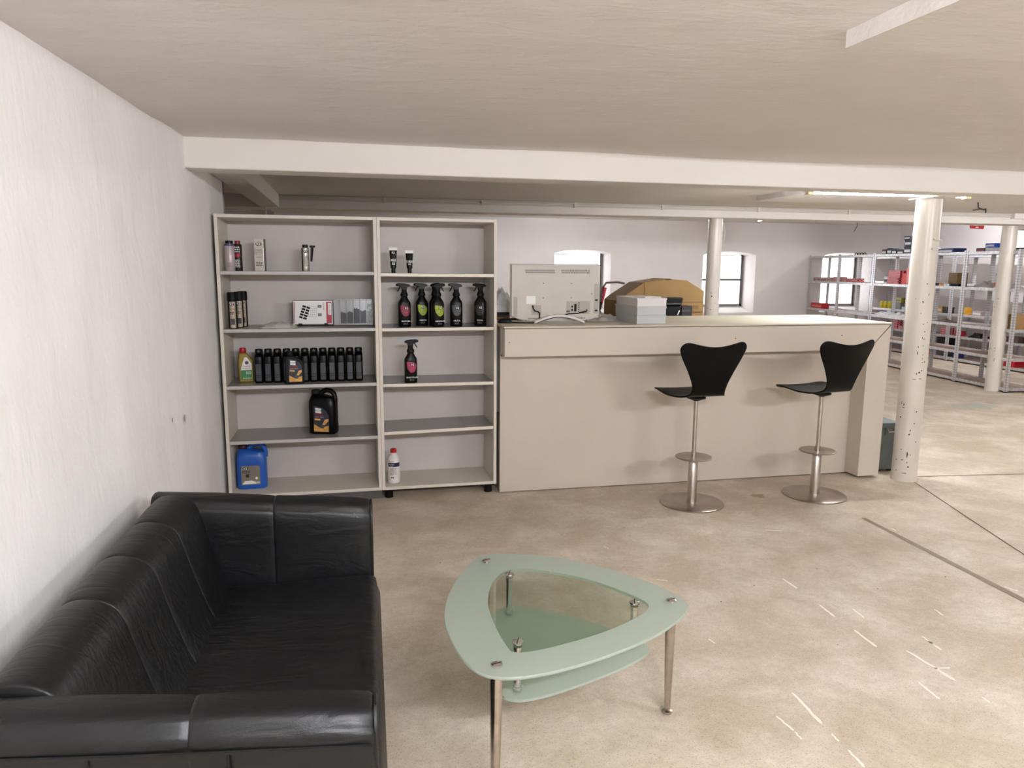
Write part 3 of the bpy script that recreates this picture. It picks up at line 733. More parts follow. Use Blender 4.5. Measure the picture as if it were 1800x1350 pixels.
# ================================================================== bar stools
def shell_mesh():
    # centre line in the side plane (y forward, z up), seat front -> bend -> back top; half widths along it
    cl = [(.245,-.026),(.215,-.008),(.16,.004),(.08,.002),(0,-.004),(-.07,-.006),(-.12,.002),(-.155,.022),(-.175,.055),(-.188,.10),(-.203,.17),(-.222,.25),(-.236,.30),(-.247,.345)]
    hw = [.175,.187,.198,.204,.198,.172,.140,.120,.116,.128,.162,.208,.228,.236]
    P = [Vector(p) for p in cl]; top = len(P)-1; fine = []
    for i in range(top):
        p0, p1, p2, p3 = P[max(i-1,0)], P[i], P[i+1], P[min(i+2,top)]
        w0, w1_, w2_, w3 = hw[max(i-1,0)], hw[i], hw[i+1], hw[min(i+2,top)]
        for j in range(8):
            u = j/8
            cr = lambda a,b,c,d: .5*((2*b)+(c-a)*u+(2*a-5*b+4*c-d)*u*u+(3*b-a-3*c+d)*u**3)
            fine.append((cr(p0,p1,p2,p3), cr(w0,w1_,w2_,w3), i+u))
    fine.append((P[-1], hw[-1], top))
    ln = [0]
    for k in range(1, len(fine)): ln.append(ln[-1]+(fine[k][0]-fine[k-1][0]).length)
    L__ = ln[-1]; M_ = 24; vv = []; ff = []
    RT, RF = .062, .085
    for k, (p, w_, s_) in enumerate(fine):
        a = fine[max(k-1,0)][0]; b = fine[min(k+1,len(fine)-1)][0]; tn = (b-a).normalized(); nr = Vector((-tn.y, tn.x))
        l = ln[k]
        if l > L__-RT: w_ = w_-RT+math.sqrt(max(0, RT*RT-(l-(L__-RT))**2))
        if l < RF: w_ = w_-RF+math.sqrt(max(0, RF*RF-(RF-l)**2))
        back = max(0, min(1, (s_-7)/4)); seat = max(0, min(1, (4-s_)/3))
        tw = max(0, min(1, (l-(L__-.16))/.16)); tw = tw*tw*(3-2*tw)
        for j in range(M_+1):
            u = -1+2*j/M_; x = u*w_
            q2 = p+nr*(-back*.032*(x/.23)**2 - seat*.010*u*u)
            q2 = q2-tn*(.026*tw*max(0, math.cos(min(1, abs(x)/.185)*pi/2))**1.3)
            vv.append((x, q2.x, q2.y))
    n_ = M_+1
    for k in range(len(fine)-1):
        for j in range(M_):
            a = k*n_+j; ff.append((a, a+1, a+n_+1, a+n_))
    me = MB().add(vv, ff).mesh('seat_shell', 60); me.materials.append(M_SHELL); return me
SHELL = shell_mesh()
def stool(x, y, rz, label):
    t = thing('bar_stool', label, 'stool', (x, y, 0), rz, 'black shell bar stools at the counter')
    o = inst(SHELL, 'seat_shell', None, t, (0,.02,.715))
    s = o.modifiers.new('solid', 'SOLIDIFY'); s.thickness = .011; s.offset = -1; 
    b = o.modifiers.new('sub', 'SUBSURF'); b.levels = 1; b.render_levels = 1
    MB().lathe([(.2,0),(.203,.003),(.203,.007),(.198,.010),(.03,.013),(.0005,.013)], 64).build('base_plate', M_STEELB, t)
    MB().lathe([(.030,.012),(.030,.297),(.028,.300),(.0005,.300)], 32).build('lower_sleeve', M_STEEL, t)
    MB().lathe([(.112,.302),(.115,.305),(.115,.309),(.112,.312),(.0005,.312)], 48).build('footrest_disc', M_STEELB, t)
    MB().cyl(0,0,.312,.345,.0165,24).build('collar', M_STEEL, t)
    MB().cyl(0,0,.345,.690,.0135,24).build('pole', M_STEEL, t)
    MB().lathe([(.014,.672),(.04,.684),(.06,.690),(.06,.697)], 32).build('seat_mount', M_BLACKM, t)
    for dx, dy in ((-.05,.03),(.05,.03),(-.05,-.05),(.05,-.05)):
        MB().lathe([(.006,.7145),(.005,.719),(.0005,.7195)], 10, dx, dy+.02).build('seat_screw', M_STEELB, t)
    return t
stool(2.122, 4.217, .05, 'black shell bar stool near the middle of the counter')
stool(3.013, 4.212, .17, 'black shell bar stool next to the mitred counter leg')

# ================================================================== goods on the bookcases
A1, A2, A3, A4, A5 = 1.4665, 1.1185, .7695, .4235, .0788
B1, B2, B3, B5 = 1.4586, 1.1152, .758, .0788
E_ = .0004
def patch(hx, hy, e, rows, off=.0007, n=12):
    """label wrapped on the front of a superellipse body; rows (z, xa, xb)"""
    mb = MB(); vv = []; ff = []
    for z, xa, xb in rows:
        for i in range(n+1):
            x = xa+(xb-xa)*i/n; u = min(.9995, abs(x)/hx)
            vv.append((x, -hy*(1-u**e)**(1/e)-off, z))
    for j in range(len(rows)-1):
        for i in range(n):
            a = j*(n+1)+i; ff.append((a, a+1, a+n+2, a+n+1))
    return mb.add(vv, ff)
def plate(x0, x1, z0, z1, y, th=.0006): return MB().box(x0, x1, y-th, y, z0, z1)
def logo(parent, x, z, y, w, R=None, dark=True):
    n = 20; vv = [(x+w/2*math.cos(2*pi*i/n), z+w*.36*math.sin(2*pi*i/n)) for i in range(n)]
    MB().prism(vv, y-.0006, y).build('oval_emblem', M_BLACKM if dark else M_WHITE, parent, smooth=0)
    lettering('K2', w*.62, M_WHITE if dark else M_BLACKM, parent, (x, y-.0012, z), bold=.03)
def greek(parent, x0, x1, z0, z1, y, m, rows):
    """small print: rows of thin dashes"""
    mb = MB()
    for r in range(rows):
        z = z1-(z1-z0)*(r+.5)/rows; x = x0
        while x < x1:
            l = random.uniform(.004, .011); mb.box(x, min(x1, x+l), y-.0003, y, z-(z1-z0)/rows*.28, z+(z1-z0)/rows*.28); x += l+.003
    mb.build('small_print', m, parent, smooth=0)

M_PLUM = mat('label_crimson', (132,24,52), .45, var=.15, vscale=50)
M_LIME = mat('label_lime', (150,168,44), .45, var=.25, vscale=60)
M_SLATE = mat('label_slate', (66,68,74), .45, var=.15, vscale=50)
M_CHAR = mat('label_charcoal', (34,33,32), .45, var=.2, vscale=50)
M_PINK = mat('label_raspberry', (160,44,84), .45, var=.2, vscale=50)
def spray(x, y, z, rz, d, accent, word, label, group='spray bottles on the right bookcase', turn=0):
    t = thing('spray_bottle', label, 'spray bottle', (x, y, z+E_), rz, group)
    hx, hy = .0405, .030
    MB().loft([(0,0,hx*.93,hy*.9,0,3),(0,0,hx,hy,.006,3),(0,0,hx,hy,.145,3),(0,0,hx*.95,hy*.95,.158,2.8),(0,0,hx*.66,hy*.78,.176,2.4),(0,0,.021,.020,.188,2),(0,0,.0185,.0185,.194,2)], 28).build('bottle_body', M_BLACKP, t)
    MB().lathe([(.0185,.192),(.0235,.197),(.0245,.206),(.021,.216),(.0175,.222),(.0165,.238)], 22).build('collar', M_BLACKM, t)
    h = MB().prism([(-.0165*1,.236),(.0165,.236),(.018,.252),(.036,.258),(.040,.263),(.030,.272),(-.002,.278),(-.040,.279),(-.044,.275),(-.044,.260),(-.020,.256)] if d < 0 else
                   [(-.0165,.236),(.0165,.236),(.020,.256),(.044,.260),(.044,.275),(.040,.279),(.002,.278),(-.030,.272),(-.040,.263),(-.036,.258),(-.018,.252)], -.0125, .0125)
    h.build('spray_head', M_BLACKP, t, smooth=40, bevel=.003)
    MB().tube([(d*.026,0,.258),(d*.032,0,.244),(d*.043,0,.226)], .0048, 8, .003).build('trigger', M_BLACKP, t)
    MB().cyl(0,0,-.006,.004,.0075,14).xf(Matrix.Translation((d*.046,0,.268)) @ Matrix.Rotation(pi/2,4,'Y')).build('nozzle', M_BLACKM, t)
    patch(hx, hy, 3, [(.068,-.004,.010),(.076,-.014,.022),(.095,-.026,.030),(.12,-.030,.031),(.134,-.030,.016),(.138,-.030,-.012)]).build('label_panel', accent, t, smooth=0)
    logo(t, .008, .119, -hy-.0009, .026)
    lettering(word, .0125, M_WHITE, t, (.003,-hy-.001,.036), bold=.02, squeeze=1.25)
    greek(t, -.012, .016, .014, .026, -hy-.001, M_GREYP, 2)
    return t
spray(.340, 4.80, B2, .12, -1, M_PLUM, 'ROTON', 'black spray bottle with dark red label, leftmost on the second shelf')
spray(.460, 4.88, B2, .05, -1, M_LIME, 'NEON', 'black spray bottle with lime label standing behind to the left of its twin')
spray(.548, 4.89, B2, .9, 1, M_LIME, 'NEON', 'black spray bottle almost hidden behind the front lime-labelled one')
spray(.553, 4.775, B2, .30, 1, M_LIME, 'NEONUM', 'black spray bottle with lime label, foremost on the second shelf')
spray(.678, 4.80, B2, -.10, -1, M_SLATE, 'NUTA', 'black spray bottle with dark grey label, second from the right')
spray(.842, 4.82, B2, -.38, -1, M_CHAR, 'TUYA', 'all-black spray bottle at the right end of the second shelf')
spray(.370, 4.735, B3, .10, 1, M_PINK, 'SPECTRUM', 'black spray bottle with raspberry label alone on the third shelf')

def squeeze_tube(x, y, z, h, word, label, logo_top):
    t = thing('squeeze_tube', label, 'tube', (x, y, z+E_), 0, 'black squeeze tubes on the top shelf')
    MB().loft([(0,0,.0125,.0125,0,2),(0,0,.013,.013,.004,2),(0,0,.013,.013,.026,2),(0,0,.0125,.0125,.028,2)], 20).build('cap', M_BLACKP, t)
    MB().loft([(0,0,.0165,.016,.028,2),(0,0,.0185,.017,.04,2),(0,0,.022,.010,h*.72,2.4),(0,0,.024,.0035,h-.018,3)], 24).build('tube_body', M_BLACKP, t)
    MB().box(-.0255,.0255,-.003,.003,h-.018,h).build('crimped_end', M_WHITE, t, smooth=0)
    if logo_top: logo(t, 0, h-.033, -.0115, .026)
    lettering(word, .022, M_WHITE, t, (0,-.0165,h*.5), bold=.01, squeeze=.7)
    greek(t, -.009, .009, .05, h*.42, -.0185, M_WHITE, 4)
squeeze_tube(.272, 4.745, B1, .159, 'MILK', 'taller black squeeze tube standing on its cap, near the divider', True)
squeeze_tube(.373, 4.745, B1, .142, 'TURBO', 'shorter black squeeze tube standing on its cap, right of the taller one', False)

# tins and cartons, left bookcase, top shelf
M_TIN = mat('pale_pink_tin', (196,178,182), .35, .2, var=.12, vscale=12)
M_BLUEB = mat('blue_band', (44,52,104), .4)
t = thing('additive_tin', 'pale pink and grey tin with black cap by the bookcase side', 'tin', (-.708,4.79,A1+E_))
MB().lathe([(.027,0),(.0285,.003),(.0285,.158),(.026,.162)], 28).build('tin_body', M_TIN, t)
MB().lathe([(.0288,.150),(.0288,.160)], 28).build('blue_rim', M_BLUEB, t)
MB().lathe([(.022,.162),(.0225,.179),(.021,.181)], 24).build('cap', M_BLACKP, t)
greek(t, -.012, .012, .02, .05, -.0288, M_GREYP, 4)
t = thing('additive_tin', 'dark tin with red cap and white print behind the pink tin', 'tin', (-.669,4.85,A1+E_))
MB().lathe([(.024,0),(.025,.003),(.025,.158),(.022,.163)], 28).build('tin_body', M_CHAR, t)
MB().lathe([(.016,.163),(.0165,.181),(.015,.183)], 22).build('cap', mat('cap_red', (150,22,40), .35), t)
patch(.025,.025,2,[(.085,-.018,.018),(.105,-.018,.018)]).build('red_band', M_RED, t, smooth=0)
greek(t, -.014, .014, .11, .15, -.0254, M_WHITE, 3); greek(t, -.014, .014, .02, .07, -.0254, M_WHITE, 5)
M_SILV = mat('silver_carton', (222,216,206), .25, .5, var=.05, vscale=10)
M_SILVS = mat('silver_carton_side', (92,84,78), .3, .5)
t = thing('additive_carton', 'tall silver carton standing on the top shelf', 'carton', (-.533,4.80,A1+E_), -.18)
MB().box(-.029,.029,-.022,.022,0,.195).build('carton_body', M_SILV, t, smooth=0, bevel=.0012)
MB().box(.0291,.0296,-.0215,.0215,.001,.194).build('dark_side', M_SILVS, t, smooth=0)
logo(t, 0, .163, -.0222, .036)
lettering('DIESEL', .019, M_GREYP, t, (0,-.0226,.125), squeeze=.8); lettering('DICTUM', .019, M_GREYP, t, (0,-.0226,.108), squeeze=.8)
greek(t, -.018, .018, .08, .088, -.0224, M_GREYP, 1); greek(t, -.019, .019, .03, .056, -.0224, M_BLACKM, 3)
t = thing('additive_can', 'slim silver and black can with a spout clipped to its side', 'can', (-.262,4.745,A1+E_))
M_CANS = mat('silver_can', (206,204,196), .22, .7, var=.06)
MB().lathe([(.0215,0),(.0225,.003),(.0225,.138),(.018,.144)], 26).build('can_body', M_CANS, t)
patch(.0225,.0225,2,[(.002,-.0224,-.0140),(.141,-.0224,-.0140)]).build('dark_stripe', M_BLACKM, t, smooth=0)
MB().lathe([(.0165,.143),(.017,.160),(.0155,.162)], 22).build('cap', M_BLACKP, t)
logo(t, .003, .122, -.0232, .026)
greek(t, -.006, .012, .03, .095, -.0232, M_GREYP, 6)
MB().tube([(.034,0,.06),(.042,0,.145)], .0065, 10, .009).build('spout', M_BLACKP, t)
MB().cyl(.043,0,.145,.157,.0165,18).build('spout_flange', M_BLACKP, t)

# aerosols and assortment boxes, left bookcase, second shelf
M_BRONZE = mat('bronze_label', (178,162,142), .4, .2, var=.12, vscale=30)
for i, (x, y, lab) in enumerate(((-.703,4.755,'foremost black-capped aerosol can with bronze label'),(-.676,4.835,'middle aerosol can of the three by the bookcase side'),(-.664,4.915,'rearmost aerosol can of the three by the bookcase side'))):
    t = thing('aerosol_can', lab, 'aerosol can', (x, y, A2+E_), 0, 'aerosol cans on the second shelf')
    MB().lathe([(.0255,0),(.0265,.003),(.0265,.165),(.0275,.168)], 28).build('can_body', M_BLACKP, t)
    MB().lathe([(.0285,.168),(.0285,.214),(.026,.221)], 28).build('cap', M_BLACKM, t)
    patch(.0265,.0265,2,[(.004,-.014,.020),(.164,-.014,.020)]).build('label', M_BRONZE, t, smooth=0)
    logo(t, .0, .148, -.0273, .026)
    lettering('WOSK', .014, M_CHAR, t, (0,-.0277,.118), R=.028)
    greek(t, -.012, .012, .085, .105, -.0276, M_CHAR, 2)
    MB().box(-.012,.014,-.0279,-.0273,.025,.06).build('car_picture', M_SLATE, t, smooth=0)
t = thing('plastic_bag', 'flat crumpled clear plastic bag on the second shelf', 'bag', (-.44,4.77,A2+E_))
vv = []; ff = []; NXX, NYY = 26, 14
for i in range(NXX+1):
    for j in range(NYY+1):
        u, v = i/NXX, j/NYY; h = max(0, math.sin(pi*u))**.7*max(0, math.sin(pi*v))**.6
        vv.append((-.115+.23*u, -.06+.13*v, .002+h*(.034+.018*noise.noise(Vector((u*6, v*5, 1.5)))+.01*noise.noise(Vector((u*15, v*12, 3)))) ))
for i in range(NXX):
    for j in range(NYY):
        a = i*(NYY+1)+j; ff.append((a, a+NYY+1, a+NYY+2, a+1))
def bagmat(name, col, al):
    m = bpy.data.materials.new(name); nt, N, L, P = nodes(m); P.inputs['Base Color'].default_value = lin(*col); P.inputs['Roughness'].default_value = .18
    tp = N.new('ShaderNodeBsdfTransparent'); mx = N.new('ShaderNodeMixShader'); mx.inputs[0].default_value = al
    L.new(tp.outputs[0], mx.inputs[1]); L.new(P.outputs[0], mx.inputs[2]); L.new(mx.outputs[0], N['Material Output'].inputs['Surface']); return m
M_BAG = bagmat('cloudy_plastic', (222,218,210), .55)
MB().add(vv, ff).build('film', M_BAG, t, smooth=30)
MB().add([(x, y, max(.001, z-.008)) for x, y, z in vv], ff).build('folded_contents', mat('pale_foam', (214,208,196), .7), t, smooth=60)

t = thing('assortment_box', 'closed clip assortment box with white and red printed lid', 'box', (-.236,4.90,A2+.0032), rot=(-.12,0,0))
MB().box(-.125,.125,-.012,.022,0,.160).build('box_body', mat('grey_tray_plastic', (86,84,84), .4), t, smooth=0, bevel=.003)
MB().box(-.121,.121,-.0145,-.012,.008,.156).build('printed_lid', M_WHITE, t, smooth=0)
MB().box(.083,.117,-.0152,-.0145,.012,.150).build('red_strip', M_RED, t, smooth=0)
MB().box(.094,.114,-.0158,-.0152,.066,.142).build('white_strip', M_WHITE, t, smooth=0)
MB().box(-.117,-.112,-.0152,-.0145,.012,.150).build('red_line', M_RED, t, smooth=0)
mb = MB()
for r in range(5):
    for c in range(2): mb.box(-.03+c*.026, -.008+c*.026, 0, .0006, .018*r, .013+.018*r)
mb.xf(Matrix.Translation((-.06,-.0152,.04)) @ Matrix.Rotation(.32,4,'Y')); mb.build('clip_photo', M_BLACKM, t, smooth=0)
mb = MB()
for r in range(6):
    for c in range(5): mb.box(-.045+c*.012, -.041+c*.012, 0, .0006, .013*r, .004+.013*r)
mb.xf(Matrix.Translation((.012,-.0152,.052)) @ Matrix.Rotation(.12,4,'Y')); mb.build('clip_grid', M_GREYP, t, smooth=0)
for z in (.112,.058): MB().box(.03,.054,-.0152,-.0145,z,z+.018).build('caption', M_GREYP, t, smooth=0)
lettering('SORTIMENT', .010, M_RED, t, (.066,-.0154,.12), rot=(0,pi/2,0))
lettering('ASSORTIMENT', .012, M_GREYP, t, (.104,-.0160,.104), rot=(0,pi/2,0), squeeze=.8)
for x in (-.08,.08): MB().box(x-.012,x+.012,-.017,-.012,-.0,.012).build('latch', M_BLACKM, t, smooth=0)

t = thing('organiser_case', 'clear organiser case filled with dark clips', 'case', (.019,4.90,A2+.0042), rot=(-.10,0,0))
W_, H_ = .125, .165
fr = MB(); fr.box(-W_,W_,0,.035,0,.004); fr.box(-W_,W_,0,.035,H_-.004,H_); fr.box(-W_,-W_+.004,0,.035,0,H_); fr.box(W_-.004,W_,0,.035,0,H_); fr.box(-W_,W_,.032,.035,0,H_)
fr.build('case_body', bagmat('cloudy_case', (206,204,202), .6), t, smooth=0)
MB().box(-W_+.001,W_-.001,-.003,-.0005,.001,H_-.001).build('clear_lid', bagmat('clear_lid_plastic', (200,200,200), .07), t, smooth=0)
for k in range(5): MB().box(-.085+k*.042-.0008,-.085+k*.042+.0008,.001,.03,.004,H_-.004).build('divider', MATS.get('div') or mat('div', (196,194,192), .4), t, smooth=0)
for k, hh in enumerate((.085,.09,.115,.10)):
    mb = MB(); x0 = -.083+k*.042; x1 = x0+.038; n = 7
    pts = [(x0,.012)]+[(x1,.012)]+[(x1-(x1-x0)*i/n, hh*(.86+.3*abs(noise.noise(Vector((i*1.9, k*3.1, 2)))))) for i in range(n+1)]
    mb.prism(pts, .002, .028).build('dark_clips', mat('dark_clip_plastic', (22,25,28), .6, var=.4, vscale=120, bump=.6, bscale=180), t, smooth=0)
mb = MB()
for k in range(70):
    x, z = random.uniform(.09,.119), random.uniform(.012,.14); s = random.uniform(.002,.004); mb.box(x-s,x+s,.004,.026,z-s,z+s)
o = mb.build('small_green_clips', mat('green_clip_plastic', (132,142,128), .5, var=.4, vscale=200), t, smooth=0); o['kind'] = 'stuff'

# oil bottles, third shelf
M_GOLD = mat('gold_bottle', (148,128,52), .3, .25, var=.06)
OUTL = [(-.040,0),(.040,0),(.044,.005),(.044,.128),(.041,.142),(.012,.176),(.006,.186),(-.034,.186),(-.039,.172),(-.043,.13),(-.044,.005)]
t = thing('oil_bottle', 'gold oil bottle with red cap at the left end of the third shelf', 'bottle', (-.658,4.87,A3+E_), .1)
MB().prism(OUTL, -.028, .028).build('bottle_body', M_GOLD, t, smooth=40, bevel=.008, seg=3)
MB().lathe([(.0195,.186),(.0205,.188),(.0205,.212),(.018,.217)], 22, -.015, 0).build('cap', mat('cap_bright_red', (176,28,34), .3), t)
MB().prism([(-.030,.078),(.034,.078),(.034,.120),(.008,.160),(-.006,.160),(-.026,.10)], -.0288, -.0280).build('white_label', M_WHITE, t, smooth=0)
MB().prism([(-.030,.018),(.034,.018),(.034,.077),(-.030,.077)], -.0288, -.0280).build('green_label', M_GREEN, t, smooth=0)
n = 20; MB().prism([(.006+.011*math.cos(2*pi*i/n),.125+.011*math.sin(2*pi*i/n)) for i in range(n)], -.0294, -.0288).build('round_emblem', M_SLATE, t, smooth=0)
lettering('Castrol', .0155, M_RED, t, (.004,-.0295,.103), bold=.01)
lettering('MAGNATEC', .0095, M_SLATE, t, (.004,-.0295,.088)); greek(t, -.02, .03, .022, .030, -.0292, M_WHITE, 1); greek(t, .0, .03, .05, .07, -.0292, M_WHITE, 3)

M_PANELG = mat('ribbed_grey_panel', (62,64,68), .42, var=.15, vscale=25)
def black_bottle(x, y, z, label, first=[None]):
    if first[0] is None:
        t = thing('oil_bottle', label, 'bottle', (x, y, z+E_), 0, 'black oil bottles in the row on the third shelf')
        MB().loft([(0,0,.0240,.044,0,4),(0,0,.0265,.047,.005,4),(0,0,.0265,.047,.06,4),(0,0,.0255,.046,.10,4),(0,0,.0265,.047,.14,4),(0,0,.0255,.044,.165,3.4),(0,.004,.0235,.030,.182,2.6),(0,.008,.0215,.022,.187,2.2)], 28).build('bottle_body', M_BLACKP, t)
        MB().lathe([(.0225,.186),(.0235,.189),(.0235,.206),(.020,.211)], 22, 0, .008).build('cap', M_BLACKM, t)
        o = MB().box(-.0165,.0165,-.0495,-.046,.012,.122).build('side_panel', M_PANELG, t, smooth=0, bevel=.003)
        for zz in (.036,.050): MB().box(-.0165,.0165,-.0502,-.0495,zz,zz+.003).build('rib', M_BLACKM, o, smooth=0)
        MB().lathe([(.009,-.0004),(.007,.0008)], 14).xf(Matrix.Translation((0,-.018,.198)) @ Matrix.Rotation(pi/2,4,'X')).build('cap_mark', M_PANELG, t)
        first[0] = t; return t
    return dup(first[0], (x, y, z+E_), 0, label)
for i in range(12):
    black_bottle(-.573+.0559*i, 4.835+.002*math.sin(i*2), A3, 'black oil bottle, %s from the left in the row of twelve' % ORD[i])

def labelled_oil(t, sx, sz, y, wide):
    """dark label with white crest box, red name and orange picture, drawn on face y (local)"""
    P2 = lambda pts: [(a*sx, b*sz) for a, b in pts]
    MB().prism(P2([(-.34,.07),(.42,.07),(.42,.56),(.30,.70),(.06,.80),(-.32,.84)]), y-.0008, y).build('dark_label', M_NAVY, t, smooth=0)
    MB().prism(P2([(-.24,.64),(.06,.62),(.06,.76),(-.24,.78)]), y-.0014, y-.0008).build('white_crest', M_WHITE, t, smooth=0)
    MB().prism(P2([(-.33,.08),(.40,.08),(.40,.26),(.24,.24),(.10,.17),(-.1,.22),(-.33,.30)]), y-.0014, y-.0008).build('orange_picture', M_ORANGE, t, smooth=0)
    MB().prism(P2([(.02,.22),(.12,.22),(.40,.40),(.40,.46),(.22,.44)]), y-.0014, y-.0008).build('orange_flame', M_ORANGE, t, smooth=0)
    MB().prism(P2([(.0,.18),(.16,.18),(.22,.28),(.05,.30)]), y-.002, y-.0014).build('engine_picture', M_SLATE, t, smooth=0)
    MB().prism(P2([(-.28,.42),(.0,.41),(.0,.46),(-.28,.47)]), y-.0014, y-.0008).build('grade_tag', M_ORANGE, t, smooth=0)
    lettering('FUCHS', .075*sz, M_NAVY, t, (-.09*sx, y-.0018, .70*sz), bold=.01, squeeze=.85)
    lettering('TITAN', .085*sz, M_RED, t, (-.06*sx, y-.0018, .575*sz), bold=.02)
    lettering('SYN MC 10W-40', .035*sz, M_WHITE, t, (-.04*sx, y-.0018, .51*sz))
t = thing('oil_bottle', 'black oil bottle with orange picture label standing before the row', 'bottle', (-.352,4.745,A3+E_), .06)
MB().prism([(-.055,0),(.050,0),(.056,.006),(.058,.115),(.052,.138),(.028,.160),(.0,.170),(-.006,.176),(-.046,.176),(-.052,.160),(-.057,.12),(-.059,.006)], -.026, .026).build('bottle_body', M_BLACKP, t, smooth=40, bevel=.008, seg=3)
MB().lathe([(.0205,.175),(.0215,.178),(.0215,.200),(.019,.205)], 22, -.026, 0).build('cap', M_BLACKM, t)
labelled_oil(t, .105, .19, -.0262, True)

# five litre canisters
def canister(x, y, z, rz, w_, h, dpt, body, capm_, label, flip):
    t = thing('canister', label, 'canister', (x, y, z+E_), rz)
    hx, hy = w_/2, dpt/2
    MB().loft([(0,0,hx*.95,hy*.92,0,4.5),(0,0,hx,hy,.008,4.5),(0,0,hx,hy,h*.60,4.5),(0,0,hx*.985,hy*.98,h*.74,4),(-.0,0,hx*.90,hy*.86,h*.82,3.4),(-hx*.30,0,hx*.55,hy*.62,h*.87,2.8),(-hx*.55,0,.026,.026,h*.90,2.2)], 36).build('canister_body', body, t)
    MB().lathe([(.0265,h*.895),(.0275,h*.90),(.0275,h*.965),(.025,h*.985)], 26, -hx*.55, 0).build('cap', capm_, t)
    pth = [(-hx*.22,0,h*.86),(-hx*.05,0,h*.945),(hx*.25,0,h*.985),(hx*.62,0,h*.975),(hx*.86,0,h*.90),(hx*.93,0,h*.80),(hx*.93,0,h*.68)]
    c = [];
    for i in range(len(pth)-1):
        for j in range(4): c.append(tuple(Vector(pth[i]).lerp(Vector(pth[i+1]), j/4)))
    c.append(pth[-1])
    MB().tube(c, .0155, 12).build('handle', body, t)
    return t, hx, hy
t, hx, hy = canister(-.190, 4.85, A4, -.35, .175, .286, .112, M_BLACKP, M_BLACKM, 'large black oil canister with orange picture label on the fourth shelf', False)
labelled_oil(t, .135, .222, -hy-.0005, False)
M_BLUEC = mat('blue_canister_plastic', (36,92,182), .35, var=.04)
t, hx, hy = canister(-.652, 4.87, A5, .04, .185, .288, .125, M_BLUEC, mat('maroon_cap', (70,22,26), .4), 'blue coolant canister on the bottom shelf of the left bookcase', False)
M_TAUPE = mat('taupe_label', (132,122,108), .45, var=.06)
MB().prism([(-.062,.03),(.052,.03),(.052,.148),(.040,.155),(-.054,.155),(-.062,.146)], -hy-.0014, -hy-.0004).build('label_panel', M_TAUPE, t, smooth=0)
logo(t, -.036, .138, -hy-.0015, .03)
MB().box(-.035,-.015,-hy-.002,-hy-.0014,.08,.1).build('dark_tag', M_CHAR, t, smooth=0)
MB().prism([(.03,.062),(.04,.072),(.03,.082),(.02,.072)], -hy-.002, -hy-.0014).build('hazard_diamond', M_WHITE, t, smooth=0)
MB().prism([(-.056,.04),(-.04,.056),(.0,.058),(.028,.044),(.028,.036),(-.056,.035)], -hy-.002, -hy-.0014).build('car_picture', M_WHITE, t, smooth=0)
greek(t, -.055, -.01, .105, .125, -hy-.0016, M_CHAR, 2); greek(t, .03, .05, .036, .05, -hy-.0016, M_WHITE, 2)
t = thing('white_bottle', 'white bottle with red cap on the bottom shelf of the right bookcase', 'bottle', (.252,4.79,B5+E_))
MB().lathe([(.036,0),(.041,.004),(.042,.02),(.042,.155),(.038,.172),(.024,.193),(.0185,.2),(.018,.206)], 30).build('bottle_body', mat('white_hdpe', (226,220,216), .4), t)
MB().lathe([(.0195,.204),(.0205,.207),(.0205,.226),(.018,.229)], 24).build('cap', MATS['cap_bright_red'], t)
patch(.042,.042,2,[(.115,-.036,.041),(.142,-.036,.041)], off=.0008).build('navy_band', mat('navy_band', (22,26,58), .4), t, smooth=0)
lettering('KOMEX', .011, M_CHAR, t, (-.012,-.0428,.150), R=.043)
lettering('ANTIFREEZE', .009, M_WHITE, t, (-.008,-.0434,.131), R=.0435); lettering('CLEAN', .009, M_WHITE, t, (-.012,-.0434,.121), R=.0435)
greek(t, -.024, .014, .06, .108, -.0415, M_GREYP, 6); greek(t, -.02, .0, .036, .05, -.0415, M_CHAR, 1)

# ================================================================== goods on the counter
CT = 1.131+.0004
M_TVG = mat('tv_back_plastic', (198,192,182), .45, var=.02)
M_TVS = mat('tv_stand_white', (216,210,200), .35)
t = thing('television', 'grey flat television seen from behind on the counter', 'television', (1.345,4.78,CT), -.05)
tw, z0, z1 = .302, .012, .388
MB().prism([(-tw,z1),(-tw,z0+.035),(-tw+.055,z0+.012),(-tw+.10,z0+.004),(-.12,z0),(.13,z0),(tw-.07,z0+.006),(tw-.03,z0+.022),(tw,z0+.045),(tw,z1)][::-1], -.022, .015).build('back_cover', M_TVG, t, smooth=30, bevel=.004)
MB().box(-tw-.004,tw+.004,.015,.03,z0+.02,z1+.004).build('bezel', M_TVS, t, smooth=0, bevel=.002)
MB().box(-tw+.012,tw-.012,.030,.031,z0+.045,z1-.01).build('screen', M_BLACKP, t, smooth=0)
def grille(x0, x1, z, rows, nn):
    mb = MB()
    for r in range(rows):
        for i in range(nn):
            x = x0+(x1-x0)*(i+.5*(r % 2)+.2)/nn; zz = z-r*.0135; mb.box(x,x+(x1-x0)/nn*.42,-.0226,-.022,zz-.010,zz)
    mb.build('vent_grille', M_CHIP, t, smooth=0)
grille(-.212,-.012,z1-.034,2,26); grille(.032,.228,z1-.034,2,26); grille(-.19,-.065,z1-.352,1,18); grille(.08,.205,z1-.350,1,18)
M_TVD = mat('tv_recess', (172,166,156), .5)
def tvplate(nm, x0, x1, za, zb, m, y=-.0224): MB().box(x0,x1,y-.0005,y+.001,za,zb).build(nm, m, t, smooth=0)
tvplate('port_panel', .072, .236, .06, .146, M_TVD); tvplate('side_port_strip', .262, .293, .062, .262, M_TVD)
tvplate('label_strip', -.289,-.262,.04,.175,M_TVD); tvplate('rating_sticker', -.202,-.140,.127,.18, M_WHITE)
tvplate('socket_recess', -.168,-.10,.055,.12,M_TVD)
tvplate('scart_port', .126,.142,.078,.128,M_BLACKM,-.0232)
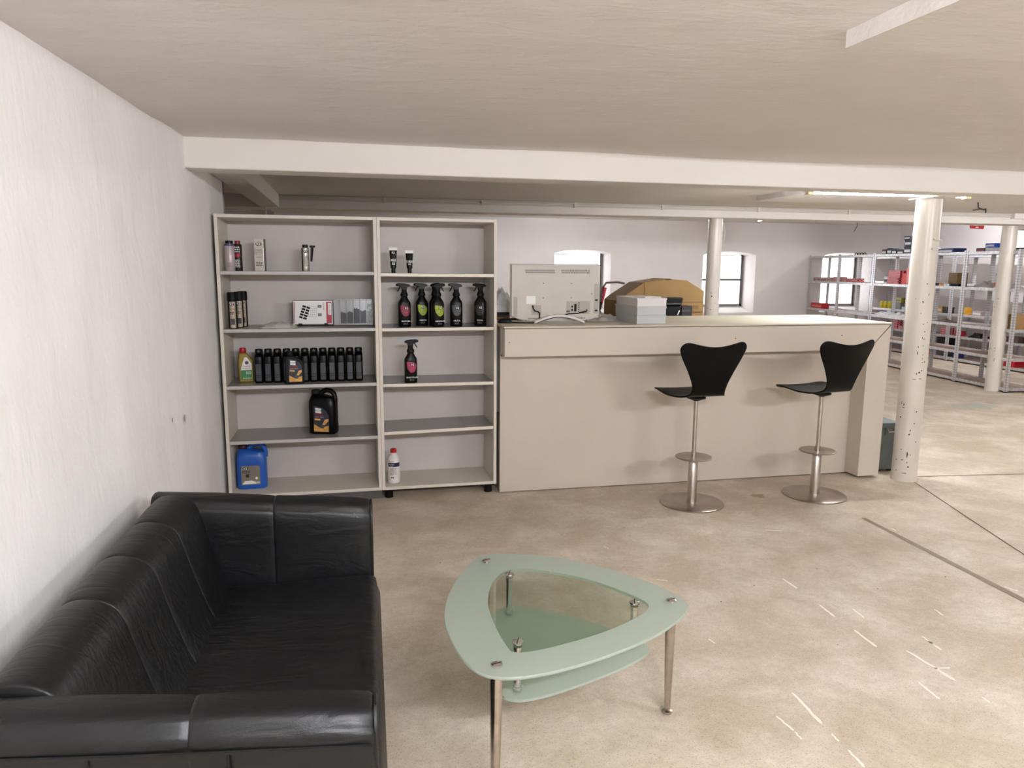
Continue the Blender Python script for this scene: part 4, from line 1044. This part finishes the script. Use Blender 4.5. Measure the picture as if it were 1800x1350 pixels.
for z in (.082,.104): tvplate('square_port', .106,.118,z,z+.012,M_BLACKM,-.0232)
for k, z in enumerate((.078,.092,.106,.120,.134)): MB().cyl(0,0,0,.0012,.0042,10).xf(Matrix.Translation((.158,-.0224,z)) @ Matrix.Rotation(pi/2,4,'X')).build('round_port', M_BLACKM, t)
for x, z in ((.214,.086),(-.034,.052),(.046,.052),(.078,.078),(.09,.078)): MB().cyl(0,0,0,.0014,.0052,12).xf(Matrix.Translation((x,-.0222,z)) @ Matrix.Rotation(pi/2,4,'X')).build('round_port', M_BLACKM, t)
for z in (.148,.078): tvplate('usb_port', .27,.288,z,z+.010,M_BLACKM,-.0232)
for x, z in ((-.086,.265),(.104,.265),(-.086,.168),(.104,.168),(.245,.195),(-.205,.018),(.215,.02)): MB().cyl(0,0,0,.0012,.0036,10).xf(Matrix.Translation((x,-.022,z)) @ Matrix.Rotation(pi/2,4,'X')).build('screw', M_SCREW, t)
arc = [(-.155+.34*i/16, -.075, .008+.045*math.sin(pi*i/16)) for i in range(17)]
mb = MB(); vv = []; ff = []
for (x, y, z) in arc: vv += [(x,y-.012,z-.008),(x,y+.07,z-.008),(x,y+.07,z+.008),(x,y-.012,z+.008)]
for i in range(16):
    for k in range(4): a = i*4+k; b = i*4+(k+1) % 4; ff.append((a, b, b+4, a+4))
ff += [(3,2,1,0), (64,65,66,67)]
mb.add(vv, ff).build('arched_stand', M_TVS, t, smooth=40, bevel=.003)
MB().box(-.05,.08,-.03,-.018,.035,.06).build('stand_neck', M_TVS, t, smooth=0)
MB().tube([(-.158,-.026,.118),(-.157,-.034,.10),(-.145,-.036,.082),(-.125,-.034,.078),(-.113,-.034,.07),(-.112,-.036,.03),(-.12,-.045,.006),(-.16,-.05,.004),(-.25,-.03,.004),(-.31,.02,.004)], .0042, 8).build('power_cord', M_BLACKM, t)
MB().tube([(.185,-.03,.074),(.15,-.034,.066),(.09,-.034,.062),(.03,-.034,.05),(-.05,-.034,.030),(-.11,-.04,.012),(-.16,-.045,.005),(-.22,-.04,.004)], .0036, 8).build('antenna_cord', M_BLACKM, t)
MB().tube([(.21,-.032,.078),(.18,-.032,.072)], .006, 8).build('antenna_plug', M_CHIP, t)

M_BOXW = mat('white_carton_board', (226,218,216), .5, var=.02)
M_BOXG = mat('shade_toned_board', (196,196,196), .5, var=.02)  # lower boxes: their shade is put into a greyer colour
for k in range(3):
    t = thing('flat_box', ['bottom box of the stack on the counter, shade in its colour', 'middle box of the stack on the counter, shade in its colour', 'white topmost box of the stack on the counter'][k], 'box', (1.965,4.605,CT+k*.0575), [0,.012,-.006][k], 'stack of flat boxes on the counter')
    m = [M_BOXG, M_BOXG, M_BOXW][k]
    MB().box(-.103,.103,0,.40,0,.05).build('box_body', m, t, smooth=0, bevel=.0015)
    MB().box(-.106,.106,-.003,.403,.044,.057).build('lid_rim', m, t, smooth=0, bevel=.0015)
tag(MB().box(0,.12,0,.16,0,.006).build('paper_pad', M_WHITE, smooth=0, loc=(1.93,4.64,CT+.1725), rot=(0,0,.1)), 'small white paper pad lying on the box stack', 'pad')

# things standing on the rear worktop
WT = .98+.0004
t = thing('cardboard_carton', 'large brown cardboard carton with a folded peaked top', 'carton', (2.55,5.78,WT))
o_ = [(-.385,0),(.385,0),(.385,.329),(.221,.419),(.12,.424),(.062,.432),(-.158,.399),(-.33,.292),(-.385,.25)]
MB().prism(o_, 0, .34).build('carton_body', M_CARD, t, smooth=0, bevel=.002)
MB().prism([(.01,.428),(.03,.421),(.055,.418),(.075,.421),(.095,.427),(.06,.4335)], -.0008, .006).build('hand_hole', mat('carton_shadow_hole', (70,50,26), .8), t, smooth=0)
for z in (.232,.155,.145): MB().box(-.38,.383,-.0012,0,z,z+.005).build('printed_line', M_CARDL, t, smooth=0)
lettering('STUDIO PRINT PRESS', .036, M_CARDL, t, (.17,-.0016,.193), bold=.01)
MB().tube([(-.16,-.001,.398),(-.15,-.001,.25)], .0016, 5).build('fold_crease', M_CARDL, t)
t = thing('black_device', 'black glossy device with a handle behind the flat boxes', 'device', (2.545,5.50,WT))
MB().box(-.09,.045,-.02,.13,0,.222).build('housing', M_BLACKP, t, smooth=0, bevel=.01)
MB().prism([(-.09,.222),(.045,.222),(.06,.287),(-.09,.287)], -.03, .10).build('lid', M_BLACKP, t, smooth=0, bevel=.01)
MB().box(-.085,.04,-.036,-.028,.232,.244).build('grip', mat('grey_grip', (72,74,78), .4), t, smooth=0, bevel=.003)
MB().tube([(.01,-.03,.15),(.025,-.034,.185)], .006, 8).build('lever', M_STEEL, t)
t = thing('black_box', 'small black carton standing in front of the brown carton', 'box', (2.675,5.55,WT), -.05)
MB().box(-.045,.045,0,.12,0,.216).build('carton_body', M_CHAR, t, smooth=0, bevel=.002)
lettering('home', .03, M_GREYP, t, (-.01,-.001,.18)); MB().box(-.04,-.02,-.001,0,.03,.06).build('label', M_GREYP, t, smooth=0)
t = thing('jumper_cables', 'red and black jumper cables left of the flat boxes', 'cables', (1.99,5.42,WT))
MB().tube([(.09,0,.40),(.03,0,.41),(-.06,0,.405),(-.09,0,.36),(-.105,0,.28),(-.11,0,.20),(-.06,-.03,.05),(0,0,.01)], .008, 8).build('grey_lead', mat('dull_maroon_rubber', (96,70,66), .5), t)
MB().tube([(-.075,-.02,.37),(-.085,-.02,.31),(-.10,-.02,.24)], .014, 8, .008).build('red_clamp', M_RED, t)
MB().tube([(-.105,-.02,.26),(-.115,-.02,.20)], .012, 8).build('black_clamp', M_BLACKM, t)
def crumple(name, lab, cat, loc, sx, sy, sz, m, seed, rz=0):
    vv = []; ff = []; n1, n2 = 22, 16
    for i in range(n1+1):
        for j in range(n2+1):
            u, v = i/n1, j/n2; h = (max(0, math.sin(pi*u))**.5)*(max(0, math.sin(pi*v))**.5)
            p = Vector((u*5+seed, v*4, seed)); hh = h*(.62+.5*noise.noise(p)+.35*abs(noise.noise(p*2.7)))
            vv.append(((u-.5)*sx+.05*sx*noise.noise(p*2), (v-.5)*sy, max(0, hh*sz)))
    for i in range(n1):
        for j in range(n2):
            a = i*(n2+1)+j; ff.append((a, a+n2+1, a+n2+2, a+1))
    mb = MB().add(vv, ff)
    k = len(mb.v); mb.v += [(x, y, 0) for x, y, z in vv]
    mb.f += [tuple(i+k for i in reversed(f)) for f in ff]
    return tag(mb.build(name, m, smooth=25, loc=loc, rot=(0,0,rz)), lab, cat)
M_WBAG = mat('white_plastic_film', (226,226,228), .25, var=.06, vscale=20)
M_GBAG = mat('grey_plastic_film', (172,168,164), .3, var=.1, vscale=20)
crumple('wrapping_sheet', 'grey crumpled wrapping sheet between the television and the boxes', 'wrapping', (1.72,4.98,CT), .26, .22, .07, M_GBAG, 4)
t = thing('letter_tray', 'dark letter tray left of the television', 'tray', (1.07,5.20,CT))
MB().box(-.13,.13,-.1,.12,0,.004).build('tray_floor', M_BLACKP, t, smooth=0)
for x in (-.128,.128): MB().box(x-.002,x+.002,-.1,.12,.004,.05).build('tray_side', M_BLACKP, t, smooth=0)
MB().box(-.126,.126,-.101,-.098,.03,.05).build('tray_front', M_BLACKP, t, smooth=0); MB().box(-.126,.126,-.08,.11,.004,.02).build('paper_stack', M_CARD, t, smooth=0)
MB().box(-.13,.13,-.1,.12,.05,.053).build('tray_lid', M_BLACKP, t, smooth=0)
crumple('white_bag', 'white crumpled plastic bag on the tray left of the television', 'bag', (1.06,5.20,CT+.054), .25, .2, .17, M_WBAG, 9)
t = thing('computer_mouse', 'black computer mouse at the left end of the counter', 'mouse', (1.005,4.80,CT), 1.2)
MB().loft([(0,0,.026,.046,0,2.6),(0,0,.029,.05,.006,2.6),(0,0,.028,.047,.018,2.6),(0,-.004,.022,.036,.028,2.4),(0,-.006,.010,.016,.033,2)], 24).build('mouse_body', M_BLACKP, t)
MB().cyl(0,0,-.003,.003,.006,12).xf(Matrix.Translation((0,.028,.026)) @ Matrix.Rotation(pi/2,4,'Y')).build('scroll_wheel', M_SLATE, t)

# steel trunk behind the counter end
M_TRUNK = mat('grey_green_steel', (98,106,106), .4, .3, var=.08)
t = thing('steel_trunk', 'grey green steel trunk between the counter end and the chipped column', 'trunk', (3.80,4.62,0), 0)
MB().box(0,.19,0,.45,.015,.335).build('trunk_body', M_TRUNK, t, smooth=0, bevel=.006)
MB().box(-.008,.198,-.008,.458,.335,.375).build('trunk_lid', M_TRUNK, t, smooth=0, bevel=.006)
MB().tube([(.075,-.006,.33),(.075,-.022,.31),(.145,-.022,.31),(.145,-.006,.33)], .006, 8).build('latch_handle', M_STEELB, t)
MB().box(.06,.16,-.008,0,.285,.335).build('latch_plate', M_TRUNK, t, smooth=0)
for x in (.04,.15):
    for y in (.04,.41): MB().box(x-.02,x+.02,y-.02,y+.02,0,.015).build('foot', M_BLACKM, t, smooth=0)

# ================================================================== metal racks in the back room
LV = [.06, .428, .783, 1.278, 1.734]
def pierced():
    m = bpy.data.materials.new('pierced_galvanised_steel'); nt, N, L, P = nodes(m)
    P.inputs['Metallic'].default_value = .7; P.inputs['Roughness'].default_value = .38
    tc = N.new('ShaderNodeTexCoord'); sp = N.new('ShaderNodeSeparateXYZ'); L.new(tc.outputs['Object'], sp.inputs[0])
    mu = N.new('ShaderNodeMath'); mu.operation = 'MULTIPLY'; mu.inputs[1].default_value = 30; L.new(sp.outputs['Z'], mu.inputs[0])
    fr = N.new('ShaderNodeMath'); fr.operation = 'FRACT'; L.new(mu.outputs[0], fr.inputs[0])
    gt = N.new('ShaderNodeMath'); gt.operation = 'GREATER_THAN'; gt.inputs[1].default_value = .70; L.new(fr.outputs[0], gt.inputs[0])
    mx = N.new('ShaderNodeMix'); mx.data_type = 'RGBA'; mx.inputs['A'].default_value = lin(214,213,215); mx.inputs['B'].default_value = lin(184,182,180)
    L.new(gt.outputs[0], mx.inputs['Factor']); L.new(mx.outputs['Result'], P.inputs['Base Color']); return m
M_PIERCED = pierced()
RH = 1.752
def post_mesh(sx, sy):
    mb = MB(); mb.box(0,sx*.036,0,sy*.0025,.008,RH); mb.box(0,sx*.0025,0,sy*.036,.008,RH)
    me = mb.mesh('post', 0); me.materials.append(M_PIERCED); return me
PM = {(sx, sy): post_mesh(sx, sy) for sx in (1,-1) for sy in (1,-1)}
FOOT = MB().box(-.002,.038,-.002,.038,0,.012).mesh('foot', 0); FOOT.materials.append(M_BLACKM)
RD = .40
def rack(x, y, rz, w_, label, group, lev=LV):
    t = thing('storage_rack', label, 'rack', (x, y, 0), rz, group)
    for sx, px_ in ((1,0),(-1,w_)):
        for sy, py_ in ((1,0),(-1,RD)):
            p = inst(PM[(sx,sy)], 'post', None, t, (px_,py_,0)); inst(FOOT, 'foot', None, p, (0 if sx > 0 else -.036, 0 if sy > 0 else -.036, 0))
    for z in lev:
        b = MB().box(.004,w_-.004,.004,RD-.004,z-.018,z-.010).build('shelf_board', M_MDF, t, smooth=0)
        f = MB(); f.box(.003,w_-.003,.003,.012,z-.038,z); f.box(.003,w_-.003,RD-.012,RD-.003,z-.038,z); f.box(.003,.012,.003,RD-.003,z-.038,z); f.box(w_-.012,w_-.003,.003,RD-.003,z-.038,z)
        f.build('shelf_beam', M_GALV, b, smooth=0)
    return t
RK = .114
def row1(y): return 7.9354+RK*(y-8)
R1Z = -pi/2-math.atan(RK)
Y1 = [12.44, 11.42, 10.39, 9.37, 8.34, 7.42]
L1 = ['galvanised rack of the front row at the back wall, partly before the window', 'galvanised rack of the front row beside the window, second from the back wall', 'galvanised rack of the front row holding checkered boxes',
      'galvanised rack of the front row seen just right of the chipped column', 'galvanised rack of the front row behind the right-hand column, nearest the viewer']
for (a, b), l in zip(zip(Y1[:-1], Y1[1:]), L1):
    rack(row1(a), a, R1Z, math.hypot(a-b, RK*(a-b))-.006, l, 'front row of metal racks')
def row2(y): return 9.67+.03*(y-10)
R2Z = -pi/2-math.atan(.03)
Y2 = [12.38, 11.36, 10.34, 9.32, 8.30, 7.28]
L2 = ['galvanised rack of the rear row standing in the far corner', 'galvanised rack of the rear row holding yellow cans', 'galvanised rack of the rear row holding red packs and a black bin', 'galvanised rack of the rear row with the red box at the bottom', 'galvanised rack at the near end of the rear row']
for (a, b), l in zip(zip(Y2[:-1], Y2[1:]), L2):
    rack(row2(a), a, R2Z, a-b-.008, l, 'rear row of metal racks')

CM = {}
def cm(c):
    if c not in CM: CM[c] = mat('goods_%d_%d_%d' % c, c, .45, var=.08, vscale=25)
    return CM[c]
def checker(name, c1, c2, sc):
    m = bpy.data.materials.new(name); nt, N, L, P = nodes(m); P.inputs['Roughness'].default_value = .45
    tc = N.new('ShaderNodeTexCoord'); mp = N.new('ShaderNodeMapping'); mp.inputs['Rotation'].default_value = (.0, pi/4, 0)
    ck = N.new('ShaderNodeTexChecker'); ck.inputs['Scale'].default_value = sc; ck.inputs['Color1'].default_value = lin(*c1); ck.inputs['Color2'].default_value = lin(*c2)
    L.new(tc.outputs['Object'], mp.inputs['Vector']); L.new(mp.outputs['Vector'], ck.inputs['Vector']); L.new(ck.outputs['Color'], P.inputs['Base Color']); return m
M_CHK = checker('red_checker_print', (128,20,38), (226,150,146), 34)
def goods(x, y, z, w_, h, d, m, label, cat='box', rz=R1Z, name='goods_box', stripe=None, lid=False, group=None, text=None):
    """a carton: body, printed face, flaps ; local x along the row, front = -y"""
    t = thing(name, label, cat, (x, y, z-.0095), rz, group)
    MB().box(-w_/2,w_/2,0,d,0,h).build('carton', m, t, smooth=0, bevel=.002)
    if stripe: MB().box(-w_*.42,w_*.42,-.001,0,h*.28,h*.62).build('label_print', stripe, t, smooth=0)
    if lid: MB().box(-w_/2-.003,w_/2+.003,-.003,d+.003,h-.02,h+.001).build('lid', m, t, smooth=0)
    else: MB().box(-w_/2,w_/2,d*.48,d*.52,h,h+.0008).build('flap_tape', cm((196,180,150)), t, smooth=0)
    return t
def canny(x, y, z, r, h, m, capm_, label, cat='can', name='goods_can', rz=0):
    t = thing(name, label, cat, (x, y, z-.0095), rz)
    MB().lathe([(r*.95,0),(r,.004),(r,h*.86),(r*.8,h*.9)], 20).build('can_body', m, t)
    MB().lathe([(r*.62,h*.9),(r*.62,h)], 16).build('cap', capm_, t); return t
T, S2, S3, S4, S0 = LV[4], LV[3], LV[2], LV[1], LV[0]
DK = cm((30,34,44)); WL = cm((206,206,204)); NV = cm((26,44,104)); YL = cm((196,176,44)); PKG = cm((186,160,152))
for i, (x, y, w_, h) in enumerate(((8.30,10.30,.11,.088),(8.29,10.175,.12,.104),(8.275,10.05,.11,.088),(8.26,9.90,.15,.07),(8.24,9.73,.17,.115))):
    goods(x, y, T, w_, h, .12, DK, 'dark filter carton, %s from the left on top of the racks' % ORD[i], 'carton', stripe=WL, group='dark filter cartons on top of the racks')
goods(8.245, 9.735, T+.117, .16, .10, .11, DK, 'dark filter carton stacked upon the others on the racks', 'carton', stripe=WL)
goods(8.25, 9.77, T+.219, .14, .055, .10, DK, 'topmost small dark carton of the stack on the racks', 'carton', stripe=WL)
t = thing('drive_belt', 'black toothed belt lying on top of the rack by the window', 'belt', (8.43,11.15,T+.0005), R1Z)
for k in range(4): MB().tube([(-.15+.085*k+.036*math.cos(a*pi/5), .1, .020+.018*math.sin(a*pi/5)) for a in range(11)], .008, 6).build('belt_loop', M_BLACKM, t)
goods(8.15, 8.90, T, .32, .070, .2, NV, 'blue carton lying on top of the rack right of the chipped column', stripe=WL)
goods(8.08, 8.235, T, .15, .058, .15, cm((44,32,30)), 'black and red carton on top of the rack', stripe=M_RED)
goods(8.06, 8.065, T, .16, .058, .16, WL, 'white carton on top of the rack behind the right-hand column')
goods(8.06, 8.07, T+.06, .16, .056, .16, cm((28,74,168)), 'bright blue carton stacked on the white carton', stripe=WL)
goods(8.00, 7.62, T, .20, .045, .18, cm((24,28,40)), 'dark flat carton on the rack right of the column', stripe=WL)
for i, (y, w_, h) in enumerate(((12.357,.09,.074),(12.21,.105,.073),(12.05,.105,.077),(11.89,.13,.081))):
    goods(row1(y)+.08, y, S2, w_, h, .1, PKG, 'small pinkish carton, %s from the wall before the window' % ORD[i], 'carton', stripe=cm((140,112,106)), group='small pinkish cartons before the window')
goods(8.45, 11.62, S2, .26, .094, .12, cm((190,140,132)), 'larger pink carton beside the small ones before the window')
goods(8.40, 11.16, S2, .36, .073, .12, M_CHK, 'long red checkered carton before the window')
goods(8.26, 10.02, S2, .26, .105, .16, M_CHK, 'lower red checkered carton left of the chipped column')
goods(8.25, 9.97, S2+.107, .29, .107, .16, M_CHK, 'upper red checkered carton left of the chipped column')
goods(8.33, 10.245, S2, .11, .12, .12, WL, 'small white carton beside the checkered cartons', stripe=cm((60,80,84)))
goods(8.25, 9.762, S2, .10, .17, .15, cm((206,74,62)), 'orange red carton behind the chipped column edge')
goods(8.23, 9.655, S2, .08, .25, .15, cm((224,140,136)), 'tall pink carton behind the chipped column edge')
goods(8.22, 8.79, S2, .17, .19, .16, cm((112,84,34)), 'brown carton right of the chipped column')
t = thing('tool_strip', 'black strip with an orange tag lying on the rack edge', 'strip', (8.10,8.79,S2-.0095), R1Z)
MB().box(-.27,.27,0,.05,0,.045).build('strip_body', M_BLACKM, t, smooth=0, bevel=.004); MB().box(-.12,-.02,-.001,0,.006,.04).build('orange_tag', cm((206,132,42)), t, smooth=0); MB().box(-.02,.09,-.001,0,.006,.04).build('white_tag', WL, t, smooth=0)
crumple('parts_bag', 'grey plastic bag of parts on the rack behind the right-hand column', 'bag', (8.15,8.11,S2-.0095), .36, .24, .11, M_GBAG, 2, R1Z)
t = canny(8.05, 7.89, S2, .033, .19, WL, M_BLACKM, 'white spray can with black top and orange label on the rack', 'spray can', 'goods_spray')
patch(.033,.033,2,[(.02,-.028,.028),(.075,-.028,.028)]).build('orange_label', cm((220,120,70)), t, smooth=0, rot=(0,0,R1Z+.5))
crumple('parts_bag', 'small grey bag on the rack right of the column', 'bag', (8.06,7.66,S2-.0095), .2, .2, .07, M_GBAG, 6, R1Z)
for i, y in enumerate((10.18, 9.83)):
    crumple('packed_film', ['pale plastic packet at the left on the third rack shelf', 'pale plastic packet at the right on the third rack shelf'][i], 'packet', (row1(y)+.14, y, S3-.0095), .34, .2, .085, M_WBAG, 11+i, R1Z)
goods(row1(12.2)+.06, 12.2, S3, .40, .10, .14, cm((186,32,44)), 'long red carton at the back wall end of the rack', stripe=cm((216,120,120)))
tag(MB().box(-.25,.25,0,.2,0,.008).build('paper_sheets', WL, smooth=0, loc=(row1(10.95)+.08,10.95,S3-.0095), rot=(0,0,R1Z)), 'loose white papers on the rack before the window', 'paper')
crumple('wire_tangle', 'grey tangle of straps on the rack right of the chipped column', 'straps', (8.16,8.76,S3-.0095), .38, .22, .05, cm((110,98,92)), 15, R1Z)
tag(MB().box(-.1,.1,0,.15,0,.012).build('paper_sheets', WL, smooth=0, loc=(8.08,8.08,S3-.0095), rot=(0,0,R1Z+.1)), 'thin white leaflets on the rack behind the right-hand column', 'paper')
goods(7.99, 7.66, S3, .25, .185, .26, cm((156,120,78)), 'brown cardboard box on the rack right of the column', lid=False)
goods(8.28, 7.50, S3, .12, .185, .1, cm((196,150,58)), 'ochre cardboard box at the near end of the rack')
# rear row
z3 = S3
for i, y in enumerate((12.14, 12.04, 11.93)): canny(row2(y)+.1, y, z3, .036, .135, YL, cm((220,206,110)), 'yellow can, %s from the left on the rear rack' % ORD[i])
goods(9.80, 11.70, z3, .18, .12, .14, cm((104,98,96)), 'grey carton under the yellow ones on the rear rack')
goods(9.84, 11.52, z3, .13, .12, .14, YL, 'yellow carton at shelf level on the rear rack', stripe=cm((70,66,30)))
goods(9.80, 11.69, z3+.124, .18, .09, .14, cm((150,142,44)), 'olive yellow carton stacked on the grey one', stripe=cm((90,86,30)))
goods(9.84, 11.52, z3+.124, .13, .10, .14, cm((60,60,34)), 'dark carton with yellow print stacked on the yellow carton', stripe=YL)
goods(9.732, 11.46, z3, .10, .06, .09, cm((182,206,214)), 'pale blue carton at the edge of the rear rack')
goods(9.77, 10.66, z3, .10, .115, .12, cm((150,120,74)), 'small brown carton on the rear rack', stripe=cm((200,180,140)))
goods(9.77, 10.54, z3, .12, .105, .12, cm((36,32,26)), 'black carton beside the small brown one on the rear rack', lid=True)
goods(9.77, 10.12, z3, .065, .12, .08, cm((206,150,40)), 'amber carton on the rear rack behind the posts')
goods(9.76, 9.89, z3, .19, .072, .12, cm((156,142,142)), 'grey carton with white label on the rear rack', stripe=WL)
goods(9.78, 10.53, S4, .17, .115, .12, M_CHK, 'red checkered pack on the low shelf of the rear rack')
goods(9.77, 10.25, S4, .11, .085, .12, cm((176,30,48)), 'red pack on the low shelf of the rear rack')
crumple('black_bag', 'black bag on the low shelf of the rear rack', 'bag', (9.86,9.89,S4-.0095), .26, .22, .10, M_BLACKM, 21, R2Z)
goods(9.78, 11.72, S4, .2, .20, .16, M_CHK, 'tall red checkered pack seen between the counter corner and the column')
goods(9.77, 11.52, S4, .16, .06, .14, cm((214,150,150)), 'flat pink pack seen between the counter corner and the column')
goods(9.82, 10.585, S0+.175, .29, .132, .2, cm((18,18,20)), 'black bin under the low shelf of the rear rack', 'bin', lid=True)
goods(9.83, 10.585, S0, .27, .17, .2, cm((70,66,64)), 'dark carton under the black bin on the rear rack')
for i, (y, w_, c) in enumerate(((10.94,.08,(206,206,214)),(10.86,.055,(186,34,60)),(10.78,.075,(196,200,216)),(10.25,.10,(34,40,110)))):
    goods(row2(y)+.10, y, S0, w_, .105, .12, cm(c), ['white carton', 'crimson carton', 'pale blue white carton', 'navy carton'][i]+' on the bottom shelf of the rear rack')
goods(9.74, 9.18, S0, .22, .105, .16, cm((186,22,38)), 'bright red box on the bottom shelf right of the column', stripe=None, lid=True)
goods(9.75, 9.18, S4, .23, .085, .16, cm((84,68,60)), 'brown case on the low shelf right of the column', lid=True)
goods(9.74, 8.85, S4, .22, .12, .18, cm((214,206,204)), 'pale carton on the low shelf at the picture edge')
